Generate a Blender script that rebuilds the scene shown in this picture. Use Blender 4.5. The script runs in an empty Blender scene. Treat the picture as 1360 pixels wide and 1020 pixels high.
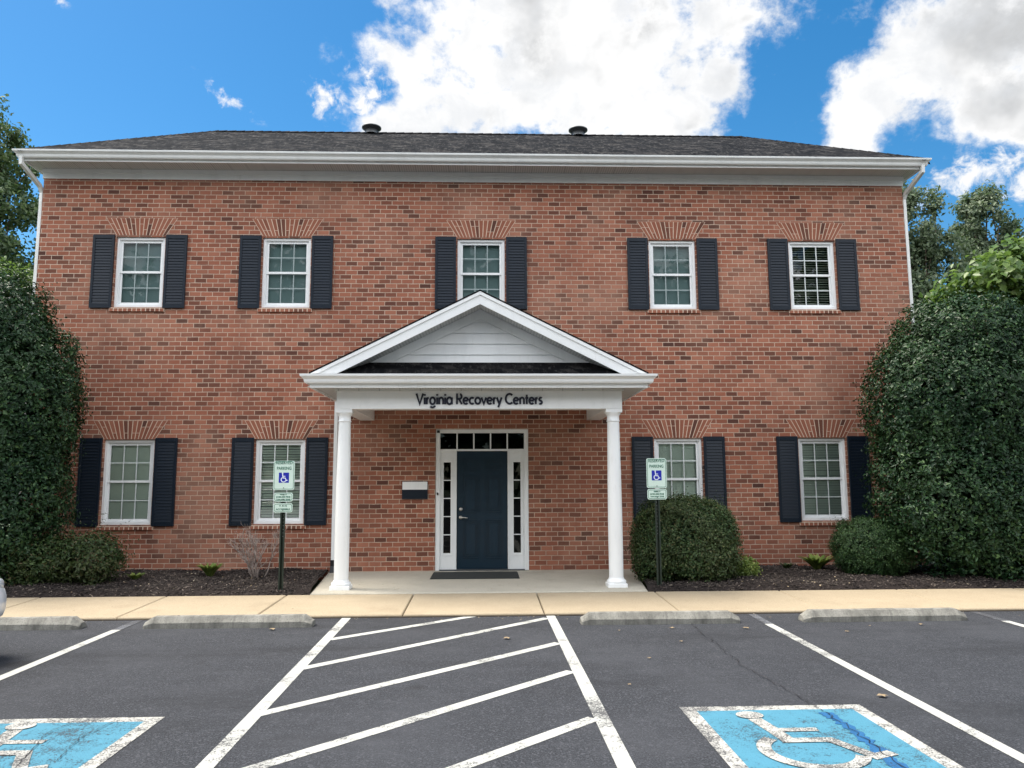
import bpy, math, random
import numpy as np
from mathutils import Vector, Matrix
random.seed(7)
RNG = np.random.default_rng(11)
rad = math.radians
SC = bpy.context.scene
COL = SC.collection

# ------------------------------------------------------------------ camera
cd = bpy.data.cameras.new('camera')
cam = bpy.data.objects.new('camera', cd)
COL.objects.link(cam)
SC.camera = cam
cd.sensor_fit = 'HORIZONTAL'
cd.sensor_width = 36.0
cd.lens = 36.0 * 1021.0 / 1360.0
cd.clip_start = 0.1
cd.clip_end = 3000
def cam_axes(pitch, yaw, roll):
    cp, sp, cy, sy, cr, sr = math.cos(pitch), math.sin(pitch), math.cos(yaw), math.sin(yaw), math.cos(roll), math.sin(roll)
    f = Vector((sy*cp, cy*cp, sp)); r0 = Vector((cy, -sy, 0)); u0 = r0.cross(f)
    return r0*cr + u0*sr, u0*cr - r0*sr, f
_r, _u, _f = cam_axes(0.124416, 0.034747, -0.004488)
cam.matrix_world = Matrix(((_r.x, _u.x, -_f.x, 0.0584), (_r.y, _u.y, -_f.y, -13.5145), (_r.z, _u.z, -_f.z, 1.5378), (0, 0, 0, 1)))

# ------------------------------------------------------------------ exposure
SC.view_settings.view_transform = 'Standard'
SC.view_settings.look = 'None'
SC.view_settings.gamma = 1.0
SC.view_settings.exposure = 1.2
SC.render.engine = 'CYCLES'
SC.cycles.max_bounces = 7
SC.cycles.transparent_max_bounces = 12

# ------------------------------------------------------------------ node helper
class NT:
    def __init__(s, tree):
        s.t = tree; s.n = tree.nodes; s.l = tree.links
    def new(s, kind, **kw):
        n = s.n.new(kind)
        for k, v in kw.items(): setattr(n, k, v)
        return n
    def set(s, sock, v):
        if v is None: return
        if hasattr(v, 'links') or hasattr(v, 'is_output'): s.l.new(v, sock)
        elif isinstance(v, (tuple, list, Vector)):
            v = tuple(v)
            if sock.type == 'RGBA' and len(v) == 3: v = v + (1,)
            sock.default_value = v
        else: sock.default_value = v
    def m(s, op, a, b=None, c=None, clamp=False):
        n = s.new('ShaderNodeMath', operation=op, use_clamp=clamp)
        for i, v in enumerate((a, b, c)):
            if v is not None: s.set(n.inputs[i], v)
        return n.outputs[0]
    def v(s, op, a, b=None, scale=None):
        n = s.new('ShaderNodeVectorMath', operation=op)
        s.set(n.inputs[0], a)
        if b is not None: s.set(n.inputs[1], b)
        if scale is not None: s.set(n.inputs['Scale'], scale)
        return n.outputs['Value'] if op in ('DOT_PRODUCT', 'LENGTH', 'DISTANCE') else n.outputs[0]
    def ss(s, x, a, b, lo=0.0, hi=1.0):
        n = s.new('ShaderNodeMapRange', interpolation_type='SMOOTHSTEP')
        for i, v in enumerate((x, a, b, lo, hi)): s.set(n.inputs[i], v)
        return n.outputs[0]
    def noise(s, vec, scale, detail=2.0, rough=0.5, dim='3D', dist=0.0):
        n = s.new('ShaderNodeTexNoise', noise_dimensions=dim)
        if vec is not None: s.set(n.inputs['Vector'], vec)
        n.inputs['Scale'].default_value = scale
        n.inputs['Detail'].default_value = detail
        n.inputs['Roughness'].default_value = rough
        n.inputs['Distortion'].default_value = dist
        return n.outputs['Fac']
    def mix(s, fac, a, b, blend='MIX'):
        n = s.new('ShaderNodeMix', data_type='RGBA', blend_type=blend)
        s.set(n.inputs[0], fac); s.set(n.inputs[6], a); s.set(n.inputs[7], b)
        return n.outputs[2]
    def ramp(s, fac, stops, interp='LINEAR'):
        n = s.new('ShaderNodeValToRGB')
        cr = n.color_ramp; cr.interpolation = interp
        while len(cr.elements) > 1: cr.elements.remove(cr.elements[-1])
        cr.elements[0].position = stops[0][0]; cr.elements[0].color = tuple(stops[0][1]) + (1,)
        for p, c in stops[1:]:
            e = cr.elements.new(p); e.color = tuple(c) + (1,)
        s.set(n.inputs[0], fac)
        return n.outputs[0]
    def comb(s, x, y, z=0.0):
        n = s.new('ShaderNodeCombineXYZ')
        s.set(n.inputs[0], x); s.set(n.inputs[1], y); s.set(n.inputs[2], z)
        return n.outputs[0]
    def bump(s, h, strength=0.3, dist=0.01):
        n = s.new('ShaderNodeBump')
        s.set(n.inputs['Height'], h); n.inputs['Strength'].default_value = strength; n.inputs['Distance'].default_value = dist
        return n.outputs[0]

# ------------------------------------------------------------------ sun and sky
SUN_EL, SUN_AZ = rad(64), rad(-66)          # azimuth measured from +Y, towards +X positive
sun_dir = Vector((math.cos(SUN_EL)*math.sin(SUN_AZ), math.cos(SUN_EL)*math.cos(SUN_AZ), math.sin(SUN_EL)))
sl = bpy.data.lights.new('sun', 'SUN')
sl.energy = 2.7
sl.angle = rad(22)
sl.color = (1.0, 0.93, 0.82)
so = bpy.data.objects.new('sun', sl)
COL.objects.link(so)
so.rotation_euler = sun_dir.to_track_quat('Z', 'Y').to_euler()

W = bpy.data.worlds.new('World')
SC.world = W
W.use_nodes = True
wt = NT(W.node_tree)
for n in list(wt.n): wt.n.remove(n)
sky = wt.new('ShaderNodeTexSky', sky_type='NISHITA', sun_disc=False)
sky.sun_elevation = SUN_EL
sky.sun_rotation = SUN_AZ
sky.altitude = 100
sky.air_density = 1.0; sky.dust_density = 0.5; sky.ozone_density = 3.0
tc = wt.new('ShaderNodeTexCoord')
D = wt.v('NORMALIZE', tc.outputs['Generated'])
# cloud bodies: direction of the centre, half sizes (radians), tilt
CLOUDS = [  # dir, ru, rv, tilt deg
    ((0.010, 0.862, 0.507), 0.155, 0.125, 0), ((0.120, 0.853, 0.508), 0.165, 0.12, 0), ((0.030, 0.89, 0.45), 0.20, 0.055, 0),
    ((-0.105, 0.890, 0.440), 0.075, 0.035, 20), ((0.192, 0.867, 0.455), 0.12, 0.06, 0),
    ((0.292, 0.800, 0.524), 0.088, 0.050, 0), ((0.285, 0.838, 0.470), 0.045, 0.06, -20), ((0.235, 0.87, 0.435), 0.075, 0.045, 10),
    ((0.530, 0.725, 0.450), 0.175, 0.085, 25), ((0.425, 0.808, 0.408), 0.065, 0.05, 20), ((0.545, 0.748, 0.385), 0.105, 0.045, -10),
    ((0.527, 0.785, 0.318), 0.075, 0.032, 15), ((0.570, 0.762, 0.30), 0.05, 0.025, 0),
    ((-0.462, 0.744, 0.492), 0.035, 0.018, 0), ((-0.298, 0.847, 0.441), 0.046, 0.011, -20), ((-0.194, 0.871, 0.452), 0.030, 0.024, -40), ((-0.145, 0.878, 0.460), 0.034, 0.048, 15),
    ((0.03, 0.72, 0.69), 0.30, 0.09, 0), ((0.62, 0.58, 0.53), 0.2, 0.12, 30)]
warp = wt.new('ShaderNodeTexNoise', noise_dimensions='3D')
wt.set(warp.inputs['Vector'], D); warp.inputs['Scale'].default_value = 7.0; warp.inputs['Detail'].default_value = 5.0
wv = wt.v('SCALE', wt.v('SUBTRACT', warp.outputs['Color'], (0.5, 0.5, 0.5)), scale=0.085)
Dw = wt.v('ADD', D, wv)
best = None; wisp = None
for ci_, (c, ru, rv, tilt) in enumerate(CLOUDS):
    c = Vector(c).normalized()
    a = Vector((c.y, -c.x, 0)).normalized(); b = a.cross(c)
    t = rad(tilt)
    a2 = a*math.cos(t) + b*math.sin(t); b2 = b*math.cos(t) - a*math.sin(t)
    x = wt.v('DOT_PRODUCT', Dw, tuple(a2/ru)); y = wt.v('DOT_PRODUCT', Dw, tuple(b2/rv))
    front = wt.m('MULTIPLY', wt.m('LESS_THAN', wt.v('DOT_PRODUCT', D, tuple(c)), 0.3), 9.0)
    ln = wt.v('LENGTH', wt.comb(x, y, front))
    mi = wt.m('SUBTRACT', 1.0, ln)
    if 11 <= ci_ <= 16: wisp = mi if wisp is None else wt.m('MAXIMUM', wisp, mi)
    else: best = mi if best is None else wt.m('SMOOTH_MAX', best, mi, 0.12)
fb = wt.noise(wt.v('MULTIPLY', D, (1, 1, 1.5)), 8.5, 10.0, 0.60, dist=0.15)
fb2 = wt.noise(wt.v('ADD', D, (1.7, 2.2, 0.3)), 30.0, 8.0, 0.62, dist=0.1)
body = wt.m('ADD', wt.m('MULTIPLY', best, 1.25), wt.m('MULTIPLY', wt.m('SUBTRACT', fb, 0.5), 2.7))
body = wt.m('ADD', body, wt.m('MULTIPLY', wt.m('SUBTRACT', fb2, 0.5), 1.5))
fb3 = wt.noise(wt.v('ADD', D, (0.3, 5.2, 1.3)), 42.0, 7.0, 0.64, dist=0.4)
wbody = wt.m('ADD', wt.m('ADD', wt.m('MULTIPLY', wisp, 0.9), wt.m('MULTIPLY', wt.m('SUBTRACT', fb3, 0.56), 3.4)), wt.m('MULTIPLY', wt.m('SUBTRACT', fb, 0.5), 1.2))
mask_wisp = wt.m('MULTIPLY', wt.ss(wbody, -0.05, 0.85), wt.ss(wisp, -0.15, 0.3))
mask_front = wt.m('POWER', wt.ss(body, -0.10, 0.60), 1.25)
# unseen cloud cover over and behind the viewer, added to brighten the facade
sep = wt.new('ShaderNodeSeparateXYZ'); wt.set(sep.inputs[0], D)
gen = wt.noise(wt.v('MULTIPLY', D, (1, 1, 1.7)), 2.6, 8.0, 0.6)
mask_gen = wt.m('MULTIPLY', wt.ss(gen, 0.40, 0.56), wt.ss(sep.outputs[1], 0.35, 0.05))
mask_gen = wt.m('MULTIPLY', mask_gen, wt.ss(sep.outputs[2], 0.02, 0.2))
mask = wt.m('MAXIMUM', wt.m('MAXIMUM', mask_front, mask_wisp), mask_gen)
shade_n = wt.noise(wt.v('ADD', D, (3.1, 0.4, 0.0)), 5.5, 5.0, 0.55)
thick = wt.ss(body, 0.40, 1.05)
fine = wt.noise(D, 16.0, 7.0, 0.6, dist=0.3)
grey = wt.m('MULTIPLY', thick, wt.ss(shade_n, 0.40, 0.60))
ccol = wt.mix(grey, (1.0, 1.0, 1.0), (0.56, 0.57, 0.58))
ccol = wt.mix(wt.ss(fine, 0.42, 0.70, 0.0, 0.6), ccol, (0.74, 0.765, 0.80))
hsv = wt.new('ShaderNodeHueSaturation')
hsv.inputs['Saturation'].default_value = 1.36
hsv.inputs['Hue'].default_value = 0.492
hsv.inputs['Value'].default_value = 1.0
wt.set(hsv.inputs['Color'], sky.outputs[0])
bg1 = wt.new('ShaderNodeBackground'); wt.set(bg1.inputs[0], hsv.outputs[0]); bg1.inputs[1].default_value = 0.074
bg2 = wt.new('ShaderNodeBackground'); wt.set(bg2.inputs[0], ccol); wt.set(bg2.inputs[1], wt.ss(sep.outputs[1], 0.45, -0.1, 0.465, 1.68))  # clouds behind the viewer boosted above those ahead, to light the facade
ms = wt.new('ShaderNodeMixShader')
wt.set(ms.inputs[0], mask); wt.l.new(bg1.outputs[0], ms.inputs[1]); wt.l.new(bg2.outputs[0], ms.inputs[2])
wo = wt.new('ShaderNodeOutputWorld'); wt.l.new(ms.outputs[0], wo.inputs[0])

# ------------------------------------------------------------------ materials
def mat(name, fn):
    m = bpy.data.materials.new(name); m.use_nodes = True
    t = NT(m.node_tree)
    for n in list(t.n): t.n.remove(n)
    out = t.new('ShaderNodeOutputMaterial')
    sh = fn(t)
    t.l.new(sh, out.inputs[0])
    return m
def pbr(t, col, rough=0.6, bump=None, metal=0.0, spec=0.5):
    p = t.new('ShaderNodeBsdfPrincipled')
    t.set(p.inputs['Base Color'], col); t.set(p.inputs['Roughness'], rough)
    p.inputs['Metallic'].default_value = metal
    p.inputs['Specular IOR Level'].default_value = spec
    if bump is not None: t.l.new(bump, p.inputs['Normal'])
    return p.outputs[0]
def oc(t):
    return t.new('ShaderNodeTexCoord').outputs['Object']
def simple(name, col, rough=0.5, var=0.12, scale=6.0, bump=0.0, bscale=60, metal=0.0, spec=0.5):
    def fn(t):
        o = oc(t)
        n = t.noise(o, scale, 4.0, 0.6)
        c = t.mix(n, tuple(x*(1-var) for x in col), tuple(min(1, x*(1+var)) for x in col))
        b = t.bump(t.noise(o, bscale, 3.0), bump, 0.004) if bump else None
        return pbr(t, c, rough, b, metal, spec)
    return mat(name, fn)

BR_H, BR_W = 0.0813, 0.2033
BRICK_STOPS = [(0.0, (0.050, 0.026, 0.022)), (0.10, (0.085, 0.038, 0.028)), (0.18, (0.15, 0.060, 0.040)), (0.23, (0.275, 0.096, 0.058)),
               (0.5, (0.360, 0.132, 0.078)), (0.8, (0.43, 0.176, 0.110)), (1.0, (0.31, 0.104, 0.063))]
def brick_fn(t):
    o = oc(t)
    s = t.new('ShaderNodeSeparateXYZ'); t.set(s.inputs[0], o)
    wob = t.noise(o, 9.0, 2.0)
    u = t.m('ADD', t.m('ADD', s.outputs[0], s.outputs[1]), t.m('MULTIPLY', t.m('SUBTRACT', wob, 0.5), 0.008))
    z = t.m('ADD', s.outputs[2], t.m('MULTIPLY', t.m('SUBTRACT', t.noise(o, 5.0, 1.0), 0.5), 0.009))
    rz = t.m('DIVIDE', z, BR_H)
    row = t.m('FLOOR', rz); fz = t.m('SUBTRACT', rz, row)
    off = t.m('MULTIPLY', t.m('FLOORED_MODULO', row, 2.0), 0.5)
    jit = t.new('ShaderNodeTexWhiteNoise', noise_dimensions='1D'); t.set(jit.inputs['W'], row)
    ru = t.m('ADD', t.m('ADD', t.m('DIVIDE', u, BR_W), off), t.m('MULTIPLY', jit.outputs['Value'], 0.10))
    colm = t.m('FLOOR', ru); fu = t.m('SUBTRACT', ru, colm)
    dz = t.m('MULTIPLY', t.m('MINIMUM', fz, t.m('SUBTRACT', 1.0, fz)), BR_H)
    du = t.m('MULTIPLY', t.m('MINIMUM', fu, t.m('SUBTRACT', 1.0, fu)), BR_W)
    d = t.m('MINIMUM', dz, du)
    edge = t.m('ADD', d, t.m('MULTIPLY', t.m('SUBTRACT', t.noise(o, 28.0, 3.0), 0.5), 0.0075))
    brickness = t.ss(edge, 0.0042, 0.0074)
    wn = t.new('ShaderNodeTexWhiteNoise', noise_dimensions='2D'); t.set(wn.inputs['Vector'], t.comb(colm, row))
    wn2 = t.new('ShaderNodeTexWhiteNoise', noise_dimensions='2D'); t.set(wn2.inputs['Vector'], t.comb(t.m('ADD', colm, 57.3), row))
    # dark bricks gather a little
    clump = t.noise(t.comb(t.m('MULTIPLY', colm, 0.16), t.m('MULTIPLY', row, 0.22)), 1.0, 2.0)
    rv = t.m('ADD', wn.outputs['Value'], t.m('MULTIPLY', t.m('SUBTRACT', clump, 0.5), 0.16), clamp=True)
    c = t.ramp(rv, BRICK_STOPS)
    c = t.mix(t.m('MULTIPLY', wn2.outputs['Value'], 0.35), c, (0.41, 0.165, 0.102))
    wn3 = t.new('ShaderNodeTexWhiteNoise', noise_dimensions='2D'); t.set(wn3.inputs['Vector'], t.comb(t.m('ADD', colm, 11.7), row))
    c = t.mix(t.m('MULTIPLY', t.m('POWER', wn3.outputs['Value'], 2.2), 0.60), c, (0.150, 0.056, 0.038))
    grit = t.noise(o, 130.0, 3.0, 0.7)
    c = t.mix(t.ss(grit, 0.35, 0.7, 0.0, 0.35), c, (0.17, 0.065, 0.045))
    mort = t.mix(t.noise(o, 30.0, 3.0), (0.48, 0.35, 0.265), (0.68, 0.53, 0.42))
    mort = t.mix(t.ss(t.noise(t.v('ADD', o, (6, 1, 3)), 0.9, 5.0, 0.65), 0.40, 0.66, 0.0, 0.75), mort, t.mix(0.5, mort, (0.24, 0.15, 0.11)))
    c = t.mix(brickness, mort, c)
    stain = t.noise(o, 0.55, 5.0, 0.6)
    c = t.mix(t.ss(stain, 0.46, 0.70, 0.0, 0.40), c, (0.47, 0.275, 0.195))
    stain2 = t.noise(t.v('MULTIPLY', o, (1.0, 1.0, 0.35)), 1.3, 5.0, 0.65)
    c = t.mix(t.ss(stain2, 0.48, 0.76, 0.0, 0.34), c, (0.15, 0.075, 0.055))
    h = t.m('ADD', brickness, t.m('MULTIPLY', grit, 0.35))
    return pbr(t, c, 0.88, t.bump(h, 0.75, 0.007), 0, 0.25)
M = {}
M['brick'] = mat('red_brick', brick_fn)
def brick_single_fn(t):
    g = t.new('ShaderNodeNewGeometry')
    o = oc(t)
    r = g.outputs['Random Per Island']
    c = t.mix(0.28, t.ramp(r, BRICK_STOPS), (0.19, 0.075, 0.048))
    grit = t.noise(o, 130.0, 3.0, 0.7)
    c = t.mix(t.ss(grit, 0.35, 0.7, 0.0, 0.35), c, (0.17, 0.065, 0.045))
    return pbr(t, c, 0.88, t.bump(grit, 0.4, 0.004), 0, 0.25)
M['brick_single'] = mat('cut_brick', brick_single_fn)
M['mortar'] = simple('mortar', (0.64, 0.49, 0.38), 0.9, 0.2, 30, 0.3)
def white_fn(base, streak):
    def fn(t):
        o = oc(t)
        n = t.noise(t.v('MULTIPLY', o, (1, 1, 0.3)), 3.0, 5.0, 0.65)
        c = t.mix(t.ss(n, 0.45, 0.8, 0, streak), base, tuple(x*0.72 for x in base))
        g = t.noise(t.v('MULTIPLY', o, (6, 6, 0.8)), 4.0, 6.0, 0.7)
        c = t.mix(t.ss(g, 0.55, 0.80, 0, 0.30), c, (base[0]*.55, base[1]*.53, base[2]*.48))
        return pbr(t, c, 0.38, t.bump(t.noise(o, 25.0, 2.0), 0.03, 0.003))
    return fn
M['white'] = mat('white_trim', white_fn((0.83, 0.84, 0.84), 0.35))
M['white_clean'] = mat('white_vinyl', white_fn((0.86, 0.87, 0.87), 0.2))
M['gutter'] = mat('gutter_white', white_fn((0.78, 0.79, 0.77), 0.5))
def soffit_fn(t):
    o = oc(t)
    s = t.new('ShaderNodeSeparateXYZ'); t.set(s.inputs[0], o)
    px = t.m('FLOORED_MODULO', t.m('DIVIDE', s.outputs[0], 0.042), 1.0)
    py = t.m('FLOORED_MODULO', t.m('DIVIDE', s.outputs[1], 0.042), 1.0)
    d = t.v('LENGTH', t.comb(t.m('SUBTRACT', px, 0.5), t.m('SUBTRACT', py, 0.5)))
    hole = t.ss(d, 0.30, 0.20)
    seam = t.ss(t.m('ABSOLUTE', t.m('SUBTRACT', t.m('FLOORED_MODULO', t.m('DIVIDE', s.outputs[0], 0.30), 1.0), 0.5)), 0.475, 0.49)
    c = t.mix(t.m('MAXIMUM', t.m('MULTIPLY', hole, 0.6), t.m('MULTIPLY', seam, 0.5)), (0.60, 0.60, 0.58), (0.12, 0.12, 0.12))
    return pbr(t, c, 0.5)
M['soffit'] = mat('perforated_soffit', soffit_fn)
def shingle_fn(light):
    light *= 0.28
    def fn(t):
        o = oc(t)
        s = t.new('ShaderNodeSeparateXYZ'); t.set(s.inputs[0], o)
        u = t.m('ADD', s.outputs[0], s.outputs[1])
        rz = t.m('DIVIDE', s.outputs[2], 0.075)
        row = t.m('FLOOR', rz); fz = t.m('SUBTRACT', rz, row)
        w1 = t.new('ShaderNodeTexWhiteNoise', noise_dimensions='1D'); t.set(w1.inputs['W'], row)
        ru = t.m('ADD', t.m('DIVIDE', u, 0.17), t.m('MULTIPLY', w1.outputs['Value'], 7.0))
        cm = t.m('FLOOR', ru)
        wn = t.new('ShaderNodeTexWhiteNoise', noise_dimensions='2D'); t.set(wn.inputs['Vector'], t.comb(cm, row))
        k = light
        c = t.ramp(wn.outputs['Value'], [(0, (0.018*k, 0.020*k, 0.025*k)), (0.4, (0.036*k, 0.039*k, 0.046*k)), (0.75, (0.058*k, 0.058*k, 0.062*k)), (1, (0.16*k, 0.15*k, 0.145*k))])
        g = t.noise(t.v('MULTIPLY', o, (1.0, 0.34, 0.30)), 17.0, 4.0, 0.75)
        c = t.mix(t.ss(g, 0.53, 0.66, 0, 0.9), c, (0.26*k, 0.25*k, 0.24*k))
        c = t.mix(t.ss(g, 0.48, 0.36, 0, 0.8), c, (0.010*k, 0.011*k, 0.014*k))
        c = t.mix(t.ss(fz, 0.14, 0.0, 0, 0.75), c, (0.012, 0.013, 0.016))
        big = t.noise(o, 0.8, 4.0, 0.6)
        c = t.mix(t.ss(big, 0.45, 0.75, 0, 0.2), c, (0.10*k, 0.098*k, 0.096*k))
        return pbr(t, c, 0.95, t.bump(t.m('ADD', t.m('MULTIPLY', fz, -0.6), wn.outputs['Value']), 0.5, 0.01), 0, 0.06)
    return fn
M['shingle'] = mat('asphalt_shingle', shingle_fn(1.0))
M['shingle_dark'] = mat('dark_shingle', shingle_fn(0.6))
M['navy'] = simple('navy_shutter', (0.0056, 0.0115, 0.0215), 0.45, 0.2, 3.0, 0.15, 90, 0.0, 0.3)
M['door_blue'] = simple('door_blue', (0.0018, 0.018, 0.036), 0.35, 0.1, 2.0, 0.05, 60)
M['black'] = simple('black_plastic', (0.012, 0.012, 0.014), 0.45)
M['text_navy'] = simple('lettering_navy', (0.012, 0.013, 0.028), 0.4)
M['steel'] = simple('brushed_steel', (0.62, 0.60, 0.57), 0.3, 0.08, 40, 0, 60, 1.0)
M['dark_metal'] = simple('vent_metal', (0.10, 0.105, 0.11), 0.45, 0.2, 12, 0, 60, 0.5)
def glass_fn(tint, refl, fk=1.0):
    def fn(t):
        o = oc(t)
        tr = t.new('ShaderNodeBsdfTransparent'); t.set(tr.inputs[0], tint)
        gl = t.new('ShaderNodeBsdfGlossy'); gl.inputs['Roughness'].default_value = 0.015
        b = t.bump(t.noise(o, 2.2, 2.0), 0.05, 0.02); t.l.new(b, gl.inputs['Normal'])
        lw = t.new('ShaderNodeFresnel'); lw.inputs[0].default_value = 1.5
        fac = t.m('ADD', t.m('MULTIPLY', lw.outputs[0], fk), refl, clamp=True)
        mx = t.new('ShaderNodeMixShader'); t.set(mx.inputs[0], fac)
        t.l.new(tr.outputs[0], mx.inputs[1]); t.l.new(gl.outputs[0], mx.inputs[2])
        return mx.outputs[0]
    return fn
M['glass'] = mat('window_glass', glass_fn((0.90, 0.97, 0.93), 0.012))
M['glass_screen'] = mat('screened_glass', glass_fn((0.70, 0.80, 0.80), 0.0, 0.55))
M['glass_dark'] = mat('dark_glass', glass_fn((0.25, 0.28, 0.27), 0.0, 0.8))
M['blind'] = simple('blind_slats', (0.80, 0.84, 0.76), 0.6, 0.06)
M['shade'] = simple('roller_shade', (0.26, 0.315, 0.31), 0.75, 0.06)
M['muntin'] = simple('muntin_white', (0.62, 0.66, 0.65), 0.45, 0.05)
M['muntin_dim'] = simple('muntin_behind_screen', (0.31, 0.37, 0.37), 0.5, 0.05)
M['interior'] = simple('dark_interior', (0.03, 0.032, 0.03), 0.9)

def asphalt_fn(t):
    o = oc(t)
    sp = t.noise(o, 95.0, 3.0, 0.75)
    sp2 = t.noise(t.v('ADD', o, (5, 2, 0)), 48.0, 2.0, 0.7)
    vo = t.new('ShaderNodeTexVoronoi', feature='F1'); vo.inputs['Scale'].default_value = 85.0; t.set(vo.inputs['Vector'], o)
    c = t.mix(t.ss(sp, 0.40, 0.62), (0.013, 0.0145, 0.018), (0.056, 0.060, 0.070))
    gv = t.new('ShaderNodeSeparateColor'); t.set(gv.inputs[0], vo.outputs['Color'])
    c = t.mix(t.ss(gv.outputs[0], 0.80, 0.97, 0, 0.5), c, (0.125, 0.128, 0.142))
    c = t.mix(t.ss(sp2, 0.56, 0.70, 0, 0.35), c, (0.010, 0.010, 0.013))
    big = t.noise(o, 0.7, 6.0, 0.62)
    c = t.mix(t.ss(big, 0.42, 0.72, 0, 0.50), c, (0.062, 0.065, 0.074))
    band = t.noise(t.v('MULTIPLY', o, (0.35, 1.6, 1.0)), 0.9, 5.0, 0.6)
    c = t.mix(t.ss(band, 0.48, 0.70, 0, 0.55), c, (0.016, 0.017, 0.020))
    mid = t.noise(o, 6.0, 5.0, 0.7)
    c = t.mix(t.ss(mid, 0.45, 0.75, 0, 0.4), c, (0.066, 0.069, 0.079))
    vs_ = t.new('ShaderNodeTexVoronoi', feature='F1'); vs_.inputs['Scale'].default_value = 1.15; t.set(vs_.inputs['Vector'], t.v('ADD', o, t.v('SCALE', t.comb(t.noise(o, 7.0, 3.0), t.noise(t.v('ADD', o, (3, 8, 0)), 7.0, 3.0)), scale=0.16)))
    vc = t.new('ShaderNodeSeparateColor'); t.set(vc.inputs[0], vs_.outputs['Color'])
    rad_ = t.m('MULTIPLY', t.m('POWER', vc.outputs[1], 3.0), 0.22)
    c = t.mix(t.ss(t.m('SUBTRACT', vs_.outputs['Distance'], rad_), 0.03, -0.05, 0, 0.55), c, (0.014, 0.014, 0.016))
    v = t.new('ShaderNodeTexVoronoi', feature='DISTANCE_TO_EDGE'); v.inputs['Scale'].default_value = 0.9
    t.set(v.inputs['Vector'], t.v('ADD', o, t.v('SCALE', t.comb(t.noise(o, 3.0, 4.0), t.noise(t.v('ADD', o, (9, 4, 0)), 3.0, 4.0)), scale=0.5)))
    hair = t.m('MULTIPLY', t.ss(v.outputs['Distance'], 0.006, 0.0), t.ss(t.noise(o, 0.5, 2.0), 0.50, 0.62, 0, 0.6))
    c = t.mix(hair, c, (0.012, 0.012, 0.014))
    return pbr(t, c, 0.86, t.bump(t.m('ADD', sp, t.m('MULTIPLY', gv.outputs[0], 0.7)), 0.9, 0.010), 0, 0.35)
M['asphalt'] = mat('asphalt', asphalt_fn)
def paint_fn(col, wear):
    def fn(t):
        o = oc(t)
        sp = t.noise(o, 80.0, 3.0, 0.8)
        md = t.noise(o, 9.0, 6.0, 0.7)
        lg = t.noise(t.v('ADD', o, (2.2, 0.4, 0)), 1.4, 3.0, 0.6)
        k = t.m('ADD', t.m('ADD', t.m('MULTIPLY', sp, 0.62), t.m('MULTIPLY', md, 0.34)), t.m('MULTIPLY', lg, 0.34))
        worn = t.ss(k, wear, wear + 0.05)
        c = t.mix(t.noise(o, 3.0, 4.0), tuple(x*0.84 for x in col), col)
        c = t.mix(t.ss(md, 0.4, 0.8, 0, 0.35), c, tuple(x*0.62 for x in col))
        c = t.mix(t.ss(t.noise(o, 150.0, 2.0, 0.7), 0.5, 0.68, 0, 0.30), c, tuple(x*0.40 for x in col))
        c = t.mix(t.m('MULTIPLY', worn, 0.88), c, (0.050, 0.050, 0.055))
        return pbr(t, c, 0.8, t.bump(t.m('SUBTRACT', t.noise(o, 95.0, 3.0, 0.75), worn), 0.7, 0.006), 0, 0.3)
    return fn
M['paint_white'] = mat('road_paint_white', paint_fn((0.50, 0.50, 0.465), 0.700))
M['paint_worn'] = mat('road_paint_worn', paint_fn((0.50, 0.49, 0.45), 0.650))
M['paint_faded'] = mat('road_paint_faded', paint_fn((0.18, 0.19, 0.21), 0.60))
M['paint_blue'] = mat('road_paint_blue', paint_fn((0.070, 0.240, 0.335), 0.70))
M['paint_dark_blue'] = mat('crack_sealed_blue', paint_fn((0.020, 0.12, 0.28), 0.74))
def concrete_fn(a, b, stain, grit_amt):
    def fn(t):
        o = oc(t)
        n = t.noise(o, 2.2, 6.0, 0.65)
        c = t.mix(n, a, b)
        g = t.noise(o, 70.0, 3.0, 0.8)
        c = t.mix(t.ss(g, 0.47, 0.66, 0, grit_amt), c, stain)
        st = t.noise(t.v('ADD', o, (4, 7, 1)), 1.1, 6.0, 0.7)
        c = t.mix(t.ss(st, 0.52, 0.78, 0, 0.42), c, stain)
        return pbr(t, c, 0.85, t.bump(g, 0.35, 0.004), 0, 0.3)
    return fn
M['sidewalk'] = mat('tan_concrete', concrete_fn((0.315, 0.255, 0.172), (0.41, 0.338, 0.236), (0.18, 0.136, 0.088), 0.5))
M['porch'] = mat('grey_concrete', concrete_fn((0.38, 0.35, 0.285), (0.52, 0.485, 0.405), (0.20, 0.175, 0.135), 0.4))
M['joint'] = simple('joint_dirt', (0.06, 0.045, 0.03), 0.95, 0.3, 20)
def stop_fn(t):
    o = oc(t)
    n = t.noise(t.v('MULTIPLY', o, (1.0, 0.5, 0.5)), 5.0, 6.0, 0.7)
    c = t.mix(t.ss(n, 0.3, 0.7), (0.14, 0.135, 0.12), (0.31, 0.30, 0.265))
    drip = t.noise(t.v('MULTIPLY', o, (9.0, 1.0, 0.6)), 2.6, 4.0, 0.7)
    c = t.mix(t.ss(drip, 0.50, 0.70, 0, 0.35), c, (0.075, 0.072, 0.066))
    g = t.noise(o, 60.0, 4.0, 0.8)
    c = t.mix(t.ss(g, 0.50, 0.66, 0, 0.6), c, (0.09, 0.088, 0.08))
    return pbr(t, c, 0.9, t.bump(t.m('ADD', g, n), 0.9, 0.012), 0, 0.25)
M['stop'] = mat('wheel_stop_concrete', stop_fn)
def mulch_fn(t):
    o = oc(t)
    n = t.noise(o, 38.0, 4.0, 0.75)
    c = t.mix(n, (0.008, 0.006, 0.006), (0.050, 0.038, 0.034))
    return pbr(t, c, 0.95, t.bump(n, 1.0, 0.03), 0, 0.2)
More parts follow.
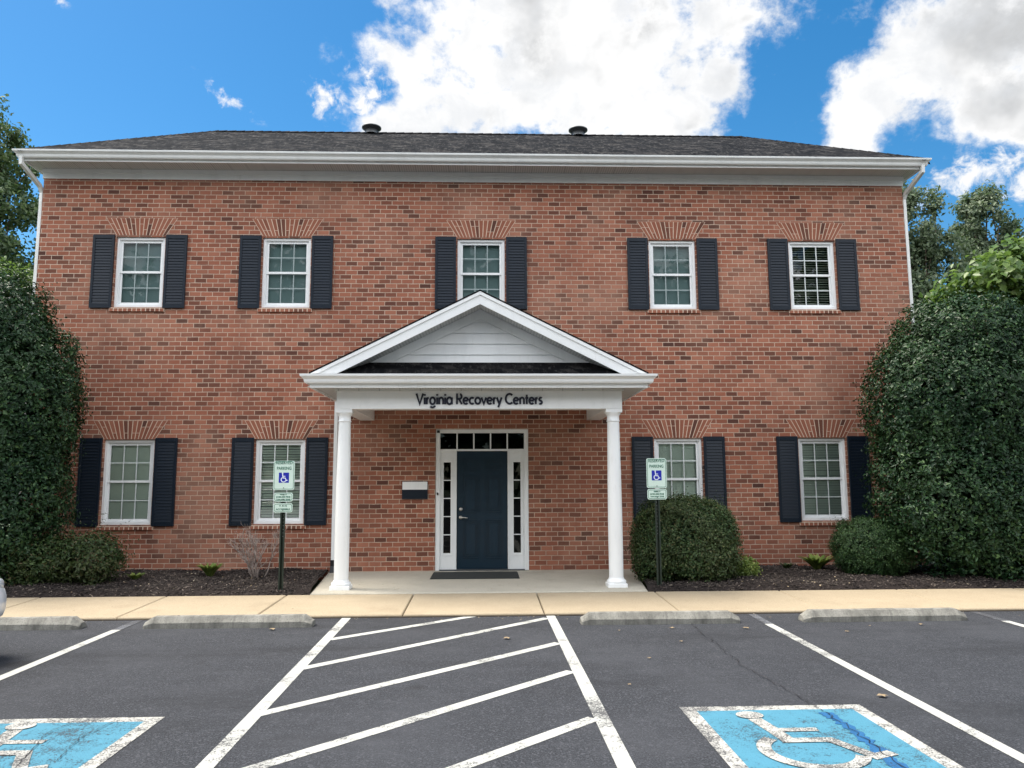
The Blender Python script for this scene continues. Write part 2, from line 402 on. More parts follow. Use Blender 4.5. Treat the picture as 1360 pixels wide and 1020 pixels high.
M['mulch'] = mat('mulch_soil', mulch_fn)
def island_fn(stops, rough=0.9, spec=0.3, trans=0.0, tcol=None, bumpy=False):
    def fn(t):
        g = t.new('ShaderNodeNewGeometry')
        c = t.ramp(g.outputs['Random Per Island'], stops)
        # broad tone differences between shoots of the plant
        n = t.noise(oc(t), 1.7, 3.0)
        c = t.mix(t.ss(n, 0.35, 0.7, 0.0, 0.45), c, t.mix(0.5, c, tuple(x for x in stops[-1][1])))
        p = pbr(t, c, rough, None, 0, spec)
        if trans <= 0: return p
        tr = t.new('ShaderNodeBsdfTranslucent'); t.set(tr.inputs[0], t.mix(0.5, c, tcol))
        mx = t.new('ShaderNodeMixShader'); mx.inputs[0].default_value = trans
        t.l.new(p, mx.inputs[1]); t.l.new(tr.outputs[0], mx.inputs[2])
        return mx.outputs[0]
    return fn
M['chips'] = mat('bark_chips', island_fn([(0, (0.010, 0.008, 0.008)), (0.6, (0.040, 0.032, 0.030)), (0.92, (0.085, 0.066, 0.058)), (1, (0.22, 0.18, 0.15))]))
M['litter'] = mat('dry_litter', island_fn([(0, (0.16, 0.10, 0.05)), (0.5, (0.30, 0.23, 0.14)), (1, (0.48, 0.42, 0.32))]))
M['holly'] = mat('holly_leaf', island_fn([(0, (0.008, 0.024, 0.012)), (0.5, (0.014, 0.042, 0.018)), (0.85, (0.024, 0.064, 0.022)), (1, (0.070, 0.125, 0.040))], 0.38, 0.22, 0.08, (0.08, 0.16, 0.03)))
M['boxwood'] = mat('boxwood_leaf', island_fn([(0, (0.012, 0.034, 0.012)), (0.5, (0.022, 0.060, 0.018)), (0.85, (0.040, 0.092, 0.026)), (1, (0.08, 0.13, 0.04))], 0.5, 0.3, 0.12, (0.1, 0.2, 0.04)))
M['azalea'] = mat('azalea_leaf', island_fn([(0, (0.016, 0.034, 0.012)), (0.45, (0.030, 0.066, 0.020)), (0.8, (0.055, 0.098, 0.028)), (1, (0.115, 0.105, 0.045))], 0.55, 0.3, 0.12, (0.12, 0.2, 0.04)))
M['lowshrub'] = mat('low_shrub_leaf', island_fn([(0, (0.016, 0.036, 0.012)), (0.5, (0.032, 0.068, 0.018)), (0.85, (0.058, 0.095, 0.026)), (1, (0.11, 0.080, 0.040))], 0.5, 0.3, 0.12, (0.1, 0.2, 0.04)))
M['lime'] = mat('lime_leaf', island_fn([(0, (0.08, 0.14, 0.03)), (0.6, (0.17, 0.25, 0.05)), (1, (0.34, 0.36, 0.10))], 0.5, 0.4, 0.25, (0.25, 0.4, 0.06)))
M['tree_far'] = mat('far_leaf', island_fn([(0, (0.055, 0.085, 0.052)), (0.5, (0.095, 0.135, 0.080)), (0.85, (0.15, 0.195, 0.11)), (1, (0.24, 0.28, 0.17))], 0.55, 0.4, 0.3, (0.16, 0.26, 0.08)))
M['tree_left'] = mat('left_tree_leaf', island_fn([(0, (0.030, 0.055, 0.026)), (0.5, (0.055, 0.095, 0.04)), (0.85, (0.10, 0.15, 0.06)), (1, (0.17, 0.22, 0.09))], 0.5, 0.4, 0.3, (0.16, 0.28, 0.06)))
M['tree_broad'] = mat('broad_leaf', island_fn([(0, (0.040, 0.085, 0.022)), (0.5, (0.075, 0.145, 0.032)), (0.85, (0.13, 0.21, 0.05)), (1, (0.20, 0.28, 0.08))], 0.42, 0.45, 0.35, (0.22, 0.36, 0.06)))
M['bark'] = simple('bark', (0.10, 0.075, 0.055), 0.9, 0.35, 14, 0.6, 30)
M['twig'] = simple('bare_twig', (0.33, 0.27, 0.24), 0.9, 0.3, 10)
M['grass'] = simple('grass_ground', (0.045, 0.07, 0.025), 0.95, 0.4, 3, 0.6, 25)
M['mat'] = simple('doormat', (0.020, 0.024, 0.022), 0.95, 0.3, 40, 0.8, 160)
M['sign_white'] = simple('sign_white', (0.62, 0.76, 0.68), 0.35, 0.06)
M['sign_green'] = simple('sign_green', (0.035, 0.15, 0.10), 0.4, 0.06)
M['sign_blue'] = simple('sign_blue', (0.012, 0.020, 0.36), 0.4, 0.06)
M['sign_mark'] = simple('sign_symbol', (0.74, 0.78, 0.86), 0.4, 0.04)
M['post'] = simple('green_post', (0.014, 0.024, 0.016), 0.5, 0.3, 20, 0.2)
M['galv'] = simple('galvanised', (0.42, 0.43, 0.42), 0.45, 0.15, 20, 0, 60, 0.6)
M['car_white'] = simple('car_paint', (0.76, 0.77, 0.79), 0.16, 0.02)
M['rubber'] = simple('tyre_rubber', (0.016, 0.016, 0.017), 0.8, 0.2, 30)
M['lamp_glass'] = simple('headlamp', (0.55, 0.57, 0.6), 0.08, 0.1)

# ------------------------------------------------------------------ mesh helpers
class MB:
    def __init__(s): s.v = []; s.f = []; s.sm = []
    def add(s, vs, fs, smooth=False):
        b = len(s.v); s.v += [tuple(v) for v in vs]
        s.f += [tuple(b+i for i in f) for f in fs]; s.sm += [smooth]*len(fs)
    def box(s, x0, x1, y0, y1, z0, z1):
        s.add([(x0,y0,z0),(x1,y0,z0),(x1,y1,z0),(x0,y1,z0),(x0,y0,z1),(x1,y0,z1),(x1,y1,z1),(x0,y1,z1)],
              [(0,3,2,1),(4,5,6,7),(0,1,5,4),(1,2,6,5),(2,3,7,6),(3,0,4,7)])
    def bbox(s, x0, x1, y0, y1, z0, z1, c=0.008):     # box with chamfered vertical and top edges
        def ring(z, i): return [(x0+i+c,y0+i,z),(x1-i-c,y0+i,z),(x1-i,y0+i+c,z),(x1-i,y1-i-c,z),(x1-i-c,y1-i,z),(x0+i+c,y1-i,z),(x0+i,y1-i-c,z),(x0+i,y0+i+c,z)]
        vs = ring(z0, 0) + ring(z1-c, 0) + ring(z1, c)
        fs = [tuple(range(7,-1,-1)), tuple(range(16,24))]
        for r in (0, 8):
            fs += [(r+k, r+(k+1)%8, r+8+(k+1)%8, r+8+k) for k in range(8)]
        s.add(vs, fs)
    def prism(s, prof, axis, a, b):                     # closed 2D profile swept along an axis; profile gives the other two coords in order
        n = len(prof)
        def P(p, t): return {'x': (t, p[0], p[1]), 'y': (p[0], t, p[1]), 'z': (p[0], p[1], t)}[axis]
        s.add([P(p, a) for p in prof] + [P(p, b) for p in prof],
              [tuple(range(n))[::-1], tuple(range(n, 2*n))] + [(i, (i+1)%n, n+(i+1)%n, n+i) for i in range(n)])
    def quad(s, *p): s.add(p, [tuple(range(len(p)))])
    def lathe(s, prof, cx, cy, n=32, cap=True):
        vs = []
        for r, z in prof:
            vs += [(cx+r*math.cos(2*math.pi*k/n), cy+r*math.sin(2*math.pi*k/n), z) for k in range(n)]
        fs = []
        for i in range(len(prof)-1):
            fs += [(i*n+k, i*n+(k+1)%n, (i+1)*n+(k+1)%n, (i+1)*n+k) for k in range(n)]
        s.add(vs, fs, True)
        if cap:
            m = (len(prof)-1)*n
            s.add(vs[:n], [tuple(range(n))[::-1]]); s.add(vs[m:], [tuple(range(n))])
    def tube(s, pts, rs, n=8, square=None):
        pts = [Vector(p) for p in pts]
        if not hasattr(rs, '__len__'): rs = [rs]*len(pts)
        rings = []; prev = None
        for i, p in enumerate(pts):
            d = (pts[min(i+1, len(pts)-1)] - pts[max(i-1, 0)]).normalized()
            ref = prev if prev is not None else (Vector((1,0,0)) if abs(d.x) < 0.8 else Vector((0,1,0)))
            a = (ref - d*ref.dot(d)).normalized(); b = d.cross(a); prev = a
            if square:
                w, h = square
                rings.append([p + a*w*sx + b*h*sy for sx, sy in ((-1,-1),(1,-1),(1,1),(-1,1))])
            else:
                rings.append([p + (a*math.cos(2*math.pi*k/n) + b*math.sin(2*math.pi*k/n))*rs[i] for k in range(n)])
        m = len(rings[0]); vs = [v for r in rings for v in r]
        fs = [(i*m+k, i*m+(k+1)%m, (i+1)*m+(k+1)%m, (i+1)*m+k) for i in range(len(rings)-1) for k in range(m)]
        fs += [tuple(range(m))[::-1], tuple((len(rings)-1)*m+k for k in range(m))]
        s.add(vs, fs, not square)
    def build(s, name, material, parent=None, loc=None):
        me = bpy.data.meshes.new(name)
        me.from_pydata(s.v, [], s.f)
        me.polygons.foreach_set('use_smooth', s.sm)
        me.materials.append(material); me.update()
        o = bpy.data.objects.new(name, me); COL.objects.link(o)
        if parent: o.parent = parent
        if loc: o.location = loc
        return o
def np_mesh(name, verts, faces, material, parent=None, smooth=False):
    me = bpy.data.meshes.new(name)
    k = faces.shape[1]
    me.vertices.add(len(verts)); me.vertices.foreach_set('co', np.ascontiguousarray(verts, dtype=np.float32).ravel())
    me.loops.add(faces.size); me.loops.foreach_set('vertex_index', np.ascontiguousarray(faces, dtype=np.int32).ravel())
    me.polygons.add(len(faces)); me.polygons.foreach_set('loop_start', np.arange(0, faces.size, k, dtype=np.int32))
    me.polygons.foreach_set('loop_total', np.full(len(faces), k, dtype=np.int32))
    me.materials.append(material)
    me.update(calc_edges=True)
    if smooth: me.polygons.foreach_set('use_smooth', [True]*len(faces))
    o = bpy.data.objects.new(name, me); COL.objects.link(o)
    if parent: o.parent = parent
    return o
def empty(name, loc, label, cat, group=None, rz=0.0):
    o = bpy.data.objects.new(name, None); COL.objects.link(o)
    o.empty_display_size = 0.2
    o.location = loc; o.rotation_euler = (0, 0, rz)
    return tag(o, label, cat, group)
def tag(o, label, cat, group=None):
    o['label'] = label; o['category'] = cat
    if group: o['group'] = group
    return o
def struct(o, kind='structure', label=None, cat=None):
    o['kind'] = kind
    if label: o['label'] = label
    if cat: o['category'] = cat
    return o
def ribbon2d(pts, w, closed=False):
    """mitred strip round a polyline: left and right outlines"""
    P = [np.array(p, float) for p in pts]; n = len(P); L = []; R = []
    for i in range(n):
        a = P[i-1] if (i > 0 or closed) else None
        b = P[(i+1) % n] if (i < n-1 or closed) else None
        d1 = (P[i]-a)/np.linalg.norm(P[i]-a) if a is not None else None
        d2 = (b-P[i])/np.linalg.norm(b-P[i]) if b is not None else None
        if d1 is None: d1 = d2
        if d2 is None: d2 = d1
        n1 = np.array((-d1[1], d1[0])); n2 = np.array((-d2[1], d2[0]))
        m = n1+n2; m = m/max(np.linalg.norm(m), 1e-6); k = 1/max(0.45, m.dot(n1))
        ww = w[i] if hasattr(w, '__len__') else w
        L.append(P[i]+m*k*ww/2); R.append(P[i]-m*k*ww/2)
    return L, R
def add_ribbon(mb, pts, w, to3, thick, closed=False):
    """extruded strip; to3(x, y, d) maps plane coordinates and depth to space (d = thick is the face seen)"""
    L, R = ribbon2d(pts, w, closed); n = len(L)
    vs = [to3(*p, thick) for p in L] + [to3(*p, thick) for p in R] + [to3(*p, 0) for p in L] + [to3(*p, 0) for p in R]
    fs = []
    for i in range(n if closed else n-1):
        j = (i+1) % n
        fs += [(i, n+i, n+j, j), (2*n+i, i, j, 2*n+j), (n+i, 3*n+i, 3*n+j, n+j), (2*n+j, 3*n+j, 3*n+i, 2*n+i)]
    if not closed:
        fs += [(0, 2*n, 3*n, n), (n-1, 2*n-1, 4*n-1, 3*n-1)]
    mb.add(vs, fs)
def arc(cx, cy, r, a0, a1, n=18, ry=None):
    ry = ry or r
    return [(cx+r*math.cos(rad(a0+(a1-a0)*k/n)), cy+ry*math.sin(rad(a0+(a1-a0)*k/n))) for k in range(n+1)]

# ------------------------------------------------------------------ ground
ZA = -0.085                                              # asphalt level
g = MB(); g.quad((-900,-900,-0.14), (900,-900,-0.14), (900,900,-0.14), (-900,900,-0.14))
struct(g.build('ground', M['grass']))
a = MB(); a.quad((-70,-70,ZA), (70,-70,ZA), (70,-4.02,ZA), (-70,-4.02,ZA))
struct(a.build('parking_lot', M['asphalt']))
# sidewalk slabs with real joints
def sw_edge_front(x): return -4.02
sw = MB()
joints = [-4.30-1.69*k for k in range(9, 0, -1)] + [-4.30, -2.675, -0.935, 0.77, 2.425, 4.18, 5.86] + [5.86+1.69*k for k in range(1, 10)]
for i in range(len(joints)-1):
    x0, x1 = joints[i]+0.007, joints[i+1]-0.007
    yb, yf = -2.555, -4.0
    c = 0.012
    zb, zf = -0.018, -0.052
    top = [(x0+c,yf+c,zf),(x1-c,yf+c,zf),(x1-c,yb-c,zb),(x0+c,yb-c,zb)]
    mid = [(x0,yf,zf-c),(x1,yf,zf-c),(x1,yb,zb-c),(x0,yb,zb-c)]
    bot = [(x,y,-0.2) for x,y,z in mid]
    sw.add(top+mid+bot, [(0,1,2,3)] + [(4+k,4+(k+1)%4,(k+1)%4,k) for k in range(4)] + [(8+k,8+(k+1)%4,4+(k+1)%4,4+k) for k in range(4)])
struct(sw.build('sidewalk', M['sidewalk']))
jb = MB(); jb.box(-20, 22, -4.018, -2.50, -0.2, -0.075)
struct(jb.build('sidewalk_bed', M['joint']))
# porch slab
ps = MB()
out = [(-2.36,-2.548),(2.33,-2.548),(2.62,-0.0),(-2.62,-0.0)]
c = 0.012
ps.add([(x,y,-0.2) for x,y in out]+[(x,y,-0.004-c) for x,y in out]+[(x*0.996, y+ (c if y < -1 else 0), -0.004) for x,y in out],
       [(8,9,10,11)]+[(k,(k+1)%4,4+(k+1)%4,4+k) for k in range(4)]+[(4+k,4+(k+1)%4,8+(k+1)%4,8+k) for k in range(4)])
struct(ps.build('porch_slab', M['porch']))
# mulch beds (a bumpy sheet, then the chips lying on it)
def bed_inside(x, y):
    half = 2.36 + (y+2.55)/2.55*0.26
    return abs(x) > half + 0.01
def bed_h(x, y):
    e = np.clip((y+2.56)/0.35, 0, 1)
    return -0.03 + 0.075*e*(2-e) + 0.012*np.sin(x*3.1+y*2)*e + 0.010*np.sin(x*7.3-y*5.1)*e
for nm, xa, xb in (('mulch_bed', -18.0, -2.36), ('mulch_bed', 2.33, 19.0)):
    nx, ny = 160, 26
    xs = np.linspace(0, 1, nx); ys = np.linspace(-2.555, 0.0, ny)
    V = []
    for y in ys:
        s = (y+2.55)/2.55*0.26
        A, B = (xa, -2.365-s) if xb < 0 else (2.335+s, xb)
        for t in xs:
            x = A+(B-A)*t; V.append((x, y, float(bed_h(x, y)) + random.uniform(-.006, .006)))
    F = np.array([(j*nx+i, j*nx+i+1, (j+1)*nx+i+1, (j+1)*nx+i) for j in range(ny-1) for i in range(nx-1)])
    struct(np_mesh(nm, np.array(V), F, M['mulch'], smooth=True))
def boxes_np(P, L, Wd, H, name, material):
    n = len(P)
    yaw = RNG.uniform(0, 2*np.pi, n); tilt = RNG.normal(0, 0.35, n)
    a = np.stack([np.cos(yaw)*np.cos(tilt), np.sin(yaw)*np.cos(tilt), np.sin(tilt)], 1)
    b = np.stack([-np.sin(yaw), np.cos(yaw), np.zeros(n)], 1); cc = np.cross(a, b)
    V = []
    for sx, sy, sz in ((-1,-1,-1),(1,-1,-1),(1,1,-1),(-1,1,-1),(-1,-1,1),(1,-1,1),(1,1,1),(-1,1,1)):
        V.append(P + a*(sx*L/2)[:,None] + b*(sy*Wd/2)[:,None] + cc*(sz*H/2)[:,None])
    V = np.stack(V, 1).reshape(-1, 3)
    F = np.array([(0,3,2,1),(4,5,6,7),(0,1,5,4),(1,2,6,5),(2,3,7,6),(3,0,4,7)])
    F = (F[None]+np.arange(n)[:,None,None]*8).reshape(-1, 4)
    return np_mesh(name, V, F, material)
N = 26000
X = RNG.uniform(-9.0, 9.6, N); Y = RNG.uniform(-2.55, -0.02, N)
keep = np.abs(X) > 2.39+(Y+2.55)/2.55*0.26
X, Y = X[keep], Y[keep]; n = len(X)
o = boxes_np(np.stack([X, Y, bed_h(X, Y)+RNG.uniform(0.0, 0.018, n)], 1), RNG.uniform(0.015, 0.06, n), RNG.uniform(0.006, 0.016, n), RNG.uniform(0.004, 0.010, n), 'bark_mulch', M['chips'])
struct(o, 'stuff', 'dark shredded bark mulch covering the beds along the brick wall', 'mulch')

# ------------------------------------------------------------------ painted markings
ZP = ZA + 0.004
def mark(name, polys, material, z=ZP):
    mb = MB()
    for p in polys: mb.quad(*[(x, y, z) for x, y in p])
    o = mb.build(name, material); struct(o)
    return o
def band(a, b, w):
    L, R = ribbon2d([a, b], w)
    return [tuple(R[0]), tuple(R[1]), tuple(L[1]), tuple(L[0])]
WL = 0.105
mark('stall_line', [band((-1.595,-4.03), (-1.535,-9.6), WL)], M['paint_white'])
mark('stall_line', [band((0.84,-4.0), (0.86,-9.6), WL)], M['paint_white'])
mark('stall_line', [band((3.245,-4.69), (3.17,-9.8), 0.095)], M['paint_white'])
mark('stall_line', [band((-4.01,-4.62), (-3.96,-9.8), 0.10)], M['paint_white'])
mark('stall_line', [band((5.99,-4.67), (5.97,-9.8), 0.10)], M['paint_white'])
mark('faded_line', [band((3.28,-4.04), (3.25,-4.69), 0.095)], M['paint_faded'])
mark('faded_line', [band((-4.02,-4.04), (-4.012,-4.62), 0.10)], M['paint_faded'])
mark('faded_line', [band((6.02,-4.04), (5.995,-4.67), 0.10)], M['paint_faded'])
for (p, q) in (((-1.545,-5.27), (-0.06,-3.96)), ((-1.545,-6.50), (0.785,-4.17)), ((-1.54,-7.83), (0.79,-5.57)), ((-1.54,-9.14), (0.79,-6.72)), ((-1.0,-9.78), (0.80,-8.03))):
    mark('hatch_line', [band(p, q, 0.105)], M['paint_white'], ZP-0.001)
def isa_strokes():
    """access symbol in a unit square, x right, y up; (points, width)"""
    return [([(-0.20,0.62), (-0.15,0.30), (-0.13,0.10)], 0.12), ([(-0.12,0.33), (0.20,0.33)], 0.085),
            ([(-0.19,0.085), (0.19,0.085), (0.36,-0.28), (0.52,-0.21)], 0.10),
            (arc(-0.04,-0.14,0.34,128,338,26), 0.105)]
def access_pad(x0, x1, yf, yn, sx, sy, sc):
    mark('access_pad', [[(x0,yn),(x1,yn),(x1,yf),(x0,yf)]], M['paint_blue'])
    w = 0.10
    fr = MB()
    for p in ([(x0-w,yn-w),(x1+w,yn-w),(x1,yn),(x0,yn)], [(x1+w,yn-w),(x1+w,yf+w),(x1,yf),(x1,yn)], [(x1+w,yf+w),(x0-w,yf+w),(x0,yf),(x1,yf)], [(x0-w,yf+w),(x0-w,yn-w),(x0,yn),(x0,yf)]):
        fr.quad(*[(a_, b_, ZP) for a_, b_ in p])
    struct(fr.build('access_pad_border', M['paint_worn']))
    sm_ = MB()
    for i, (pts, wd) in enumerate(isa_strokes()):
        L, R = ribbon2d([(sx+p[0]*sc, sy+p[1]*sc) for p in pts], wd*sc)
        z = ZP+0.004+i*0.0006
        for k in range(len(L)-1):
            sm_.quad((*R[k], z), (*R[k+1], z), (*L[k+1], z), (*L[k], z))
    sm_.quad(*[(sx-0.21*sc+0.115*sc*math.cos(k*math.pi/8), sy+0.72*sc+0.10*sc*math.sin(k*math.pi/8), ZP+0.0065) for k in range(16)])
    struct(sm_.build('access_symbol', M['paint_worn']))
access_pad(1.545, 2.655, -7.905, -9.35, 2.05, -8.62, 0.82)
access_pad(-3.72, -2.265, -7.955, -9.4, -2.87, -8.62, 0.82)
# the crack that runs across the right hand bay
def crack(name, pts, w, z, material, n=60, jt=.022):
    P = []
    for i in range(len(pts)-1):
        for k in range(n//(len(pts)-1)):
            t = k/(n//(len(pts)-1)); P.append((pts[i][0]*(1-t)+pts[i+1][0]*t+random.uniform(-jt,jt), pts[i][1]*(1-t)+pts[i+1][1]*t))
    P.append(pts[-1])
    ws = [w*random.uniform(0.5, 1.35) for _ in P]
    L, R = ribbon2d(P, ws); mb = MB()
    for k in range(len(L)-1): mb.quad((*R[k], z), (*R[k+1], z), (*L[k+1], z), (*L[k], z))
    return struct(mb.build(name, material))
crack('pavement_crack', [(2.44,-4.10),(2.37,-4.9),(2.30,-6.62),(2.41,-7.76),(2.43,-8.25),(2.40,-9.3)], 0.006, ZP+0.009, M['black'], 110)
crack('sealed_crack', [(2.42,-7.99),(2.44,-8.3),(2.42,-8.7),(2.36,-9.3)], 0.085, ZP+0.0035, M['paint_dark_blue'], 40, .008)
crack('pavement_crack', [(-2.72,-7.88),(-2.78,-8.2),(-2.62,-8.8)], 0.005, ZP+0.009, M['black'], 30, .007)
crack('pavement_crack', [(-2.46,-7.9),(-2.52,-8.3),(-2.44,-8.7)], 0.005, ZP+0.009, M['black'], 30, .007)

# ------------------------------------------------------------------ building
B = empty('brick_building', (0, 0, 0), 'two storey red brick office building with navy shutters and white columned porch', 'building')
HW, DEP, ZT, OX = 7.84, 4.4, 7.13, -0.02
XL, XR = OX-HW, OX+HW
WX = [OX-6.064, OX-3.481, OX, OX+3.481, OX+6.064]
WHW = 0.428
UZ, LZ = (4.598, 5.879), (0.807, 2.259)
wins = []                                             # (x, z0, z1, floor index, column)
for i, x in enumerate(WX):
    wins.append((x, UZ[0], UZ[1], 1, i))
    if i != 2: wins.append((x, LZ[0], LZ[1], 0, i))
DOORHW, DOORZ = 0.812, 2.432
opens = [(x-WHW, x+WHW, z0, z1) for x, z0, z1, _, _ in wins] + [(OX-DOORHW+0.02, OX+DOORHW+0.02, -0.2, DOORZ)]
xs = sorted({XL, XR} | {o[0] for o in opens} | {o[1] for o in opens})
zs = sorted({-0.2, ZT} | {o[2] for o in opens} | {o[3] for o in opens})
wl = MB()
for i in range(len(xs)-1):
    for j in range(len(zs)-1):
        cx, cz = (xs[i]+xs[i+1])/2, (zs[j]+zs[j+1])/2
        if any(o[0] < cx < o[1] and o[2] < cz < o[3] for o in opens): continue
        wl.quad((xs[i],0,zs[j]), (xs[i+1],0,zs[j]), (xs[i+1],0,zs[j+1]), (xs[i],0,zs[j+1]))
RV = 0.12
for x0, x1, z0, z1 in opens:
    wl.quad((x0,0,z0),(x0,0,z1),(x0,RV,z1),(x0,RV,z0)); wl.quad((x1,0,z1),(x1,0,z0),(x1,RV,z0),(x1,RV,z1))
    wl.quad((x0,0,z1),(x1,0,z1),(x1,RV,z1),(x0,RV,z1)); wl.quad((x0,0,z0),(x0,RV,z0),(x1,RV,z0),(x1,0,z0))
wl.quad((XL,DEP,-0.2),(XL,0,-0.2),(XL,0,ZT),(XL,DEP,ZT)); wl.quad((XR,0,-0.2),(XR,DEP,-0.2),(XR,DEP,ZT),(XR,0,ZT))
wl.quad((XR,DEP,-0.2),(XL,DEP,-0.2),(XL,DEP,ZT),(XR,DEP,ZT))
wl.build('wall', M['brick'], B)
ii = MB()                                             # inner lining of the rooms, so that the windows look into dark rooms
for z in (0.0, 3.4, 6.6): ii.quad((XL+.1,0.5,z),(XR-.1,0.5,z),(XR-.1,DEP-.1,z),(XL+.1,DEP-.1,z))
ii.quad((XL+.1,2.6,0),(XR-.1,2.6,0),(XR-.1,2.6,6.6),(XL+.1,2.6,6.6))
ii.build('room_lining', M['interior'], B)

def ring(mb, x0, x1, z0, z1, w, y0, y1, wt_=None, wb=None):
    wt_ = w if wt_ is None else wt_; wb = w if wb is None else wb
    mb.box(x0, x0+w, y0, y1, z0, z1); mb.box(x1-w, x1, y0, y1, z0, z1)
    mb.box(x0+w, x1-w, y0, y1, z1-wt_, z1); mb.box(x0+w, x1-w, y0, y1, z0, z0+wb)
def make_window(x, z0, z1, floor, ci):
    f = MB(); x0, x1 = x-WHW+0.003, x+WHW-0.003; za, zb = z0+0.003, z1-0.003
    ring(f, x0, x1, za, zb, 0.042, 0.035, 0.118)
    ring(f, x0+0.0425, x1-0.0425, za+0.0425, zb-0.0425, 0.014, 0.055, 0.116)
    wn = f.build('window', M['white_clean'], B)
    zm = (za+zb)/2 + 0.01
    blinds_open = floor == 1 and ci == 4
    screened = floor == 1 and ci != 4
    for k, (a0, a1, y) in enumerate(((zm-0.02, zb-0.058, 0.068), (za+0.058, zm+0.02, 0.088))):
        sx0, sx1 = x0+0.058, x1-0.058
        s_ = MB(); ring(s_, sx0, sx1, a0, a1, 0.034, y, y+0.018, 0.034 if k == 0 else 0.038, 0.04)
        s_.build('sash', M['white_clean'], wn)
        m_ = MB(); gx0, gx1, g0, g1 = sx0+0.034, sx1-0.034, a0+0.04, a1-0.034
        mw = 0.0095
        for q in (1, 2):
            xx = gx0+(gx1-gx0)*q/3; m_.box(xx-mw, xx+mw, y+0.001, y+0.005, g0, g1)
        zz = (g0+g1)/2
        for q in range(3):
            m_.box(gx0+(gx1-gx0)*q/3+(mw if q else 0), gx0+(gx1-gx0)*(q+1)/3-(mw if q < 2 else 0), y+0.001, y+0.005, zz-mw, zz+mw)
        m_.build('muntin', M['muntin_dim'] if screened else M['muntin'], wn)
        p = MB(); p.quad((gx0-.01,y+0.008,g0-.01),(gx1+.01,y+0.008,g0-.01),(gx1+.01,y+0.008,g1+.01),(gx0-.01,y+0.008,g1+.01))
        p.build('pane', M['glass_screen'] if screened else M['glass'], wn)
    b = MB()
    if screened:
        b.box(x0+.03, x1-.03, 0.150, 0.153, za+.02, zb-.02)
        b.build('roller_shade', M['shade'], wn)
    else:
        n_ = int((zb-za-0.06)/0.045); ang = rad(24) if blinds_open else rad({(0, 0): 66, (0, 1): 46, (0, 3): 70, (0, 4): 52}.get((floor, ci), 60))
        hw_ = 0.0262
        for k in range(n_):
            z = za+0.045+k*0.045; dy, dz = math.cos(ang)*hw_, math.sin(ang)*hw_
            j = random.uniform(-.002, .002)
            b.add([(x0+.05,0.142-dy,z-dz+j),(x1-.05,0.142-dy,z-dz+j),(x1-.05,0.142+dy,z+dz+j),(x0+.05,0.142+dy,z+dz+j)], [(0,1,2,3)])
        b.box(x0+.05, x1-.05, .122, .160, zb-.05, zb-.02)
        b.build('blind', M['blind'], wn)
    sl_ = MB(); nb = 12; w = (2*WHW+0.10)/nb
    for k in range(nb):
        xx = x-WHW-0.05+k*w
        sl_.add([(xx+.009,-.034,z0-.082),(xx+w-.009,-.034,z0-.082),(xx+w-.009,.034,z0-.082),(xx+.009,.034,z0-.082),
                 (xx+.009,-.030,z0-.012),(xx+w-.009,-.030,z0-.012),(xx+w-.009,.034,z0-.001),(xx+.009,.034,z0-.001)],
                [(0,3,2,1),(4,5,6,7),(0,1,5,4),(1,2,6,5),(2,3,7,6),(3,0,4,7)])
    so_ = sl_.build('sill', M['brick_single'], wn)
    sm_ = MB(); sm_.box(x-WHW-.048, x+WHW+.048, -.031, .03, z0-.079, z0-.015)
    sm_.build('sill_mortar', M['mortar'], wn)
    return wn
def make_arch(x, z):
    a = MB(); n = 15; b0, b1, h = WHW+0.005, WHW+0.20, 0.315
    for k in range(n):
        t0, t1 = k/n, (k+1)/n
        g_ = 0.0075
        xa, xb = x-b0+2*b0*t0+g_, x-b0+2*b0*t1-g_
        xc, xd = x-b1+2*b1*t0+g_, x-b1+2*b1*t1-g_
        half = random.random() < 0.55
        cut = random.choice((0.33, 0.66))
        for (s0, s1) in (((0, cut-.013), (cut+.013, 1)) if half else ((0, 1),)):
            L_ = lambda p, q, t: p+(q-p)*t
            q0, q1 = (L_(xa,xc,s0), L_(xb,xd,s0)), (L_(xa,xc,s1), L_(xb,xd,s1)); za_, zb_ = z+h*s0, z+h*s1
            a.add([(q0[0],-.005,za_),(q0[1],-.005,za_),(q1[1],-.005,zb_),(q1[0],-.005,zb_),(q0[0],.002,za_),(q0[1],.002,za_),(q1[1],.002,zb_),(q1[0],.002,zb_)],
                  [(0,1,2,3),(0,4,5,1),(1,5,6,2),(2,6,7,3),(3,7,4,0)])
    arch = a.build('window_arch', M['brick_single'], B)
    m_ = MB(); m_.add([(x-b0-.004,-.0025,z-.002),(x+b0+.004,-.0025,z-.002),(x+b1+.004,-.0025,z+h+.004),(x-b1-.004,-.0025,z+h+.004)], [(0,1,2,3)])
    m_.build('arch_mortar', M['mortar'], arch)
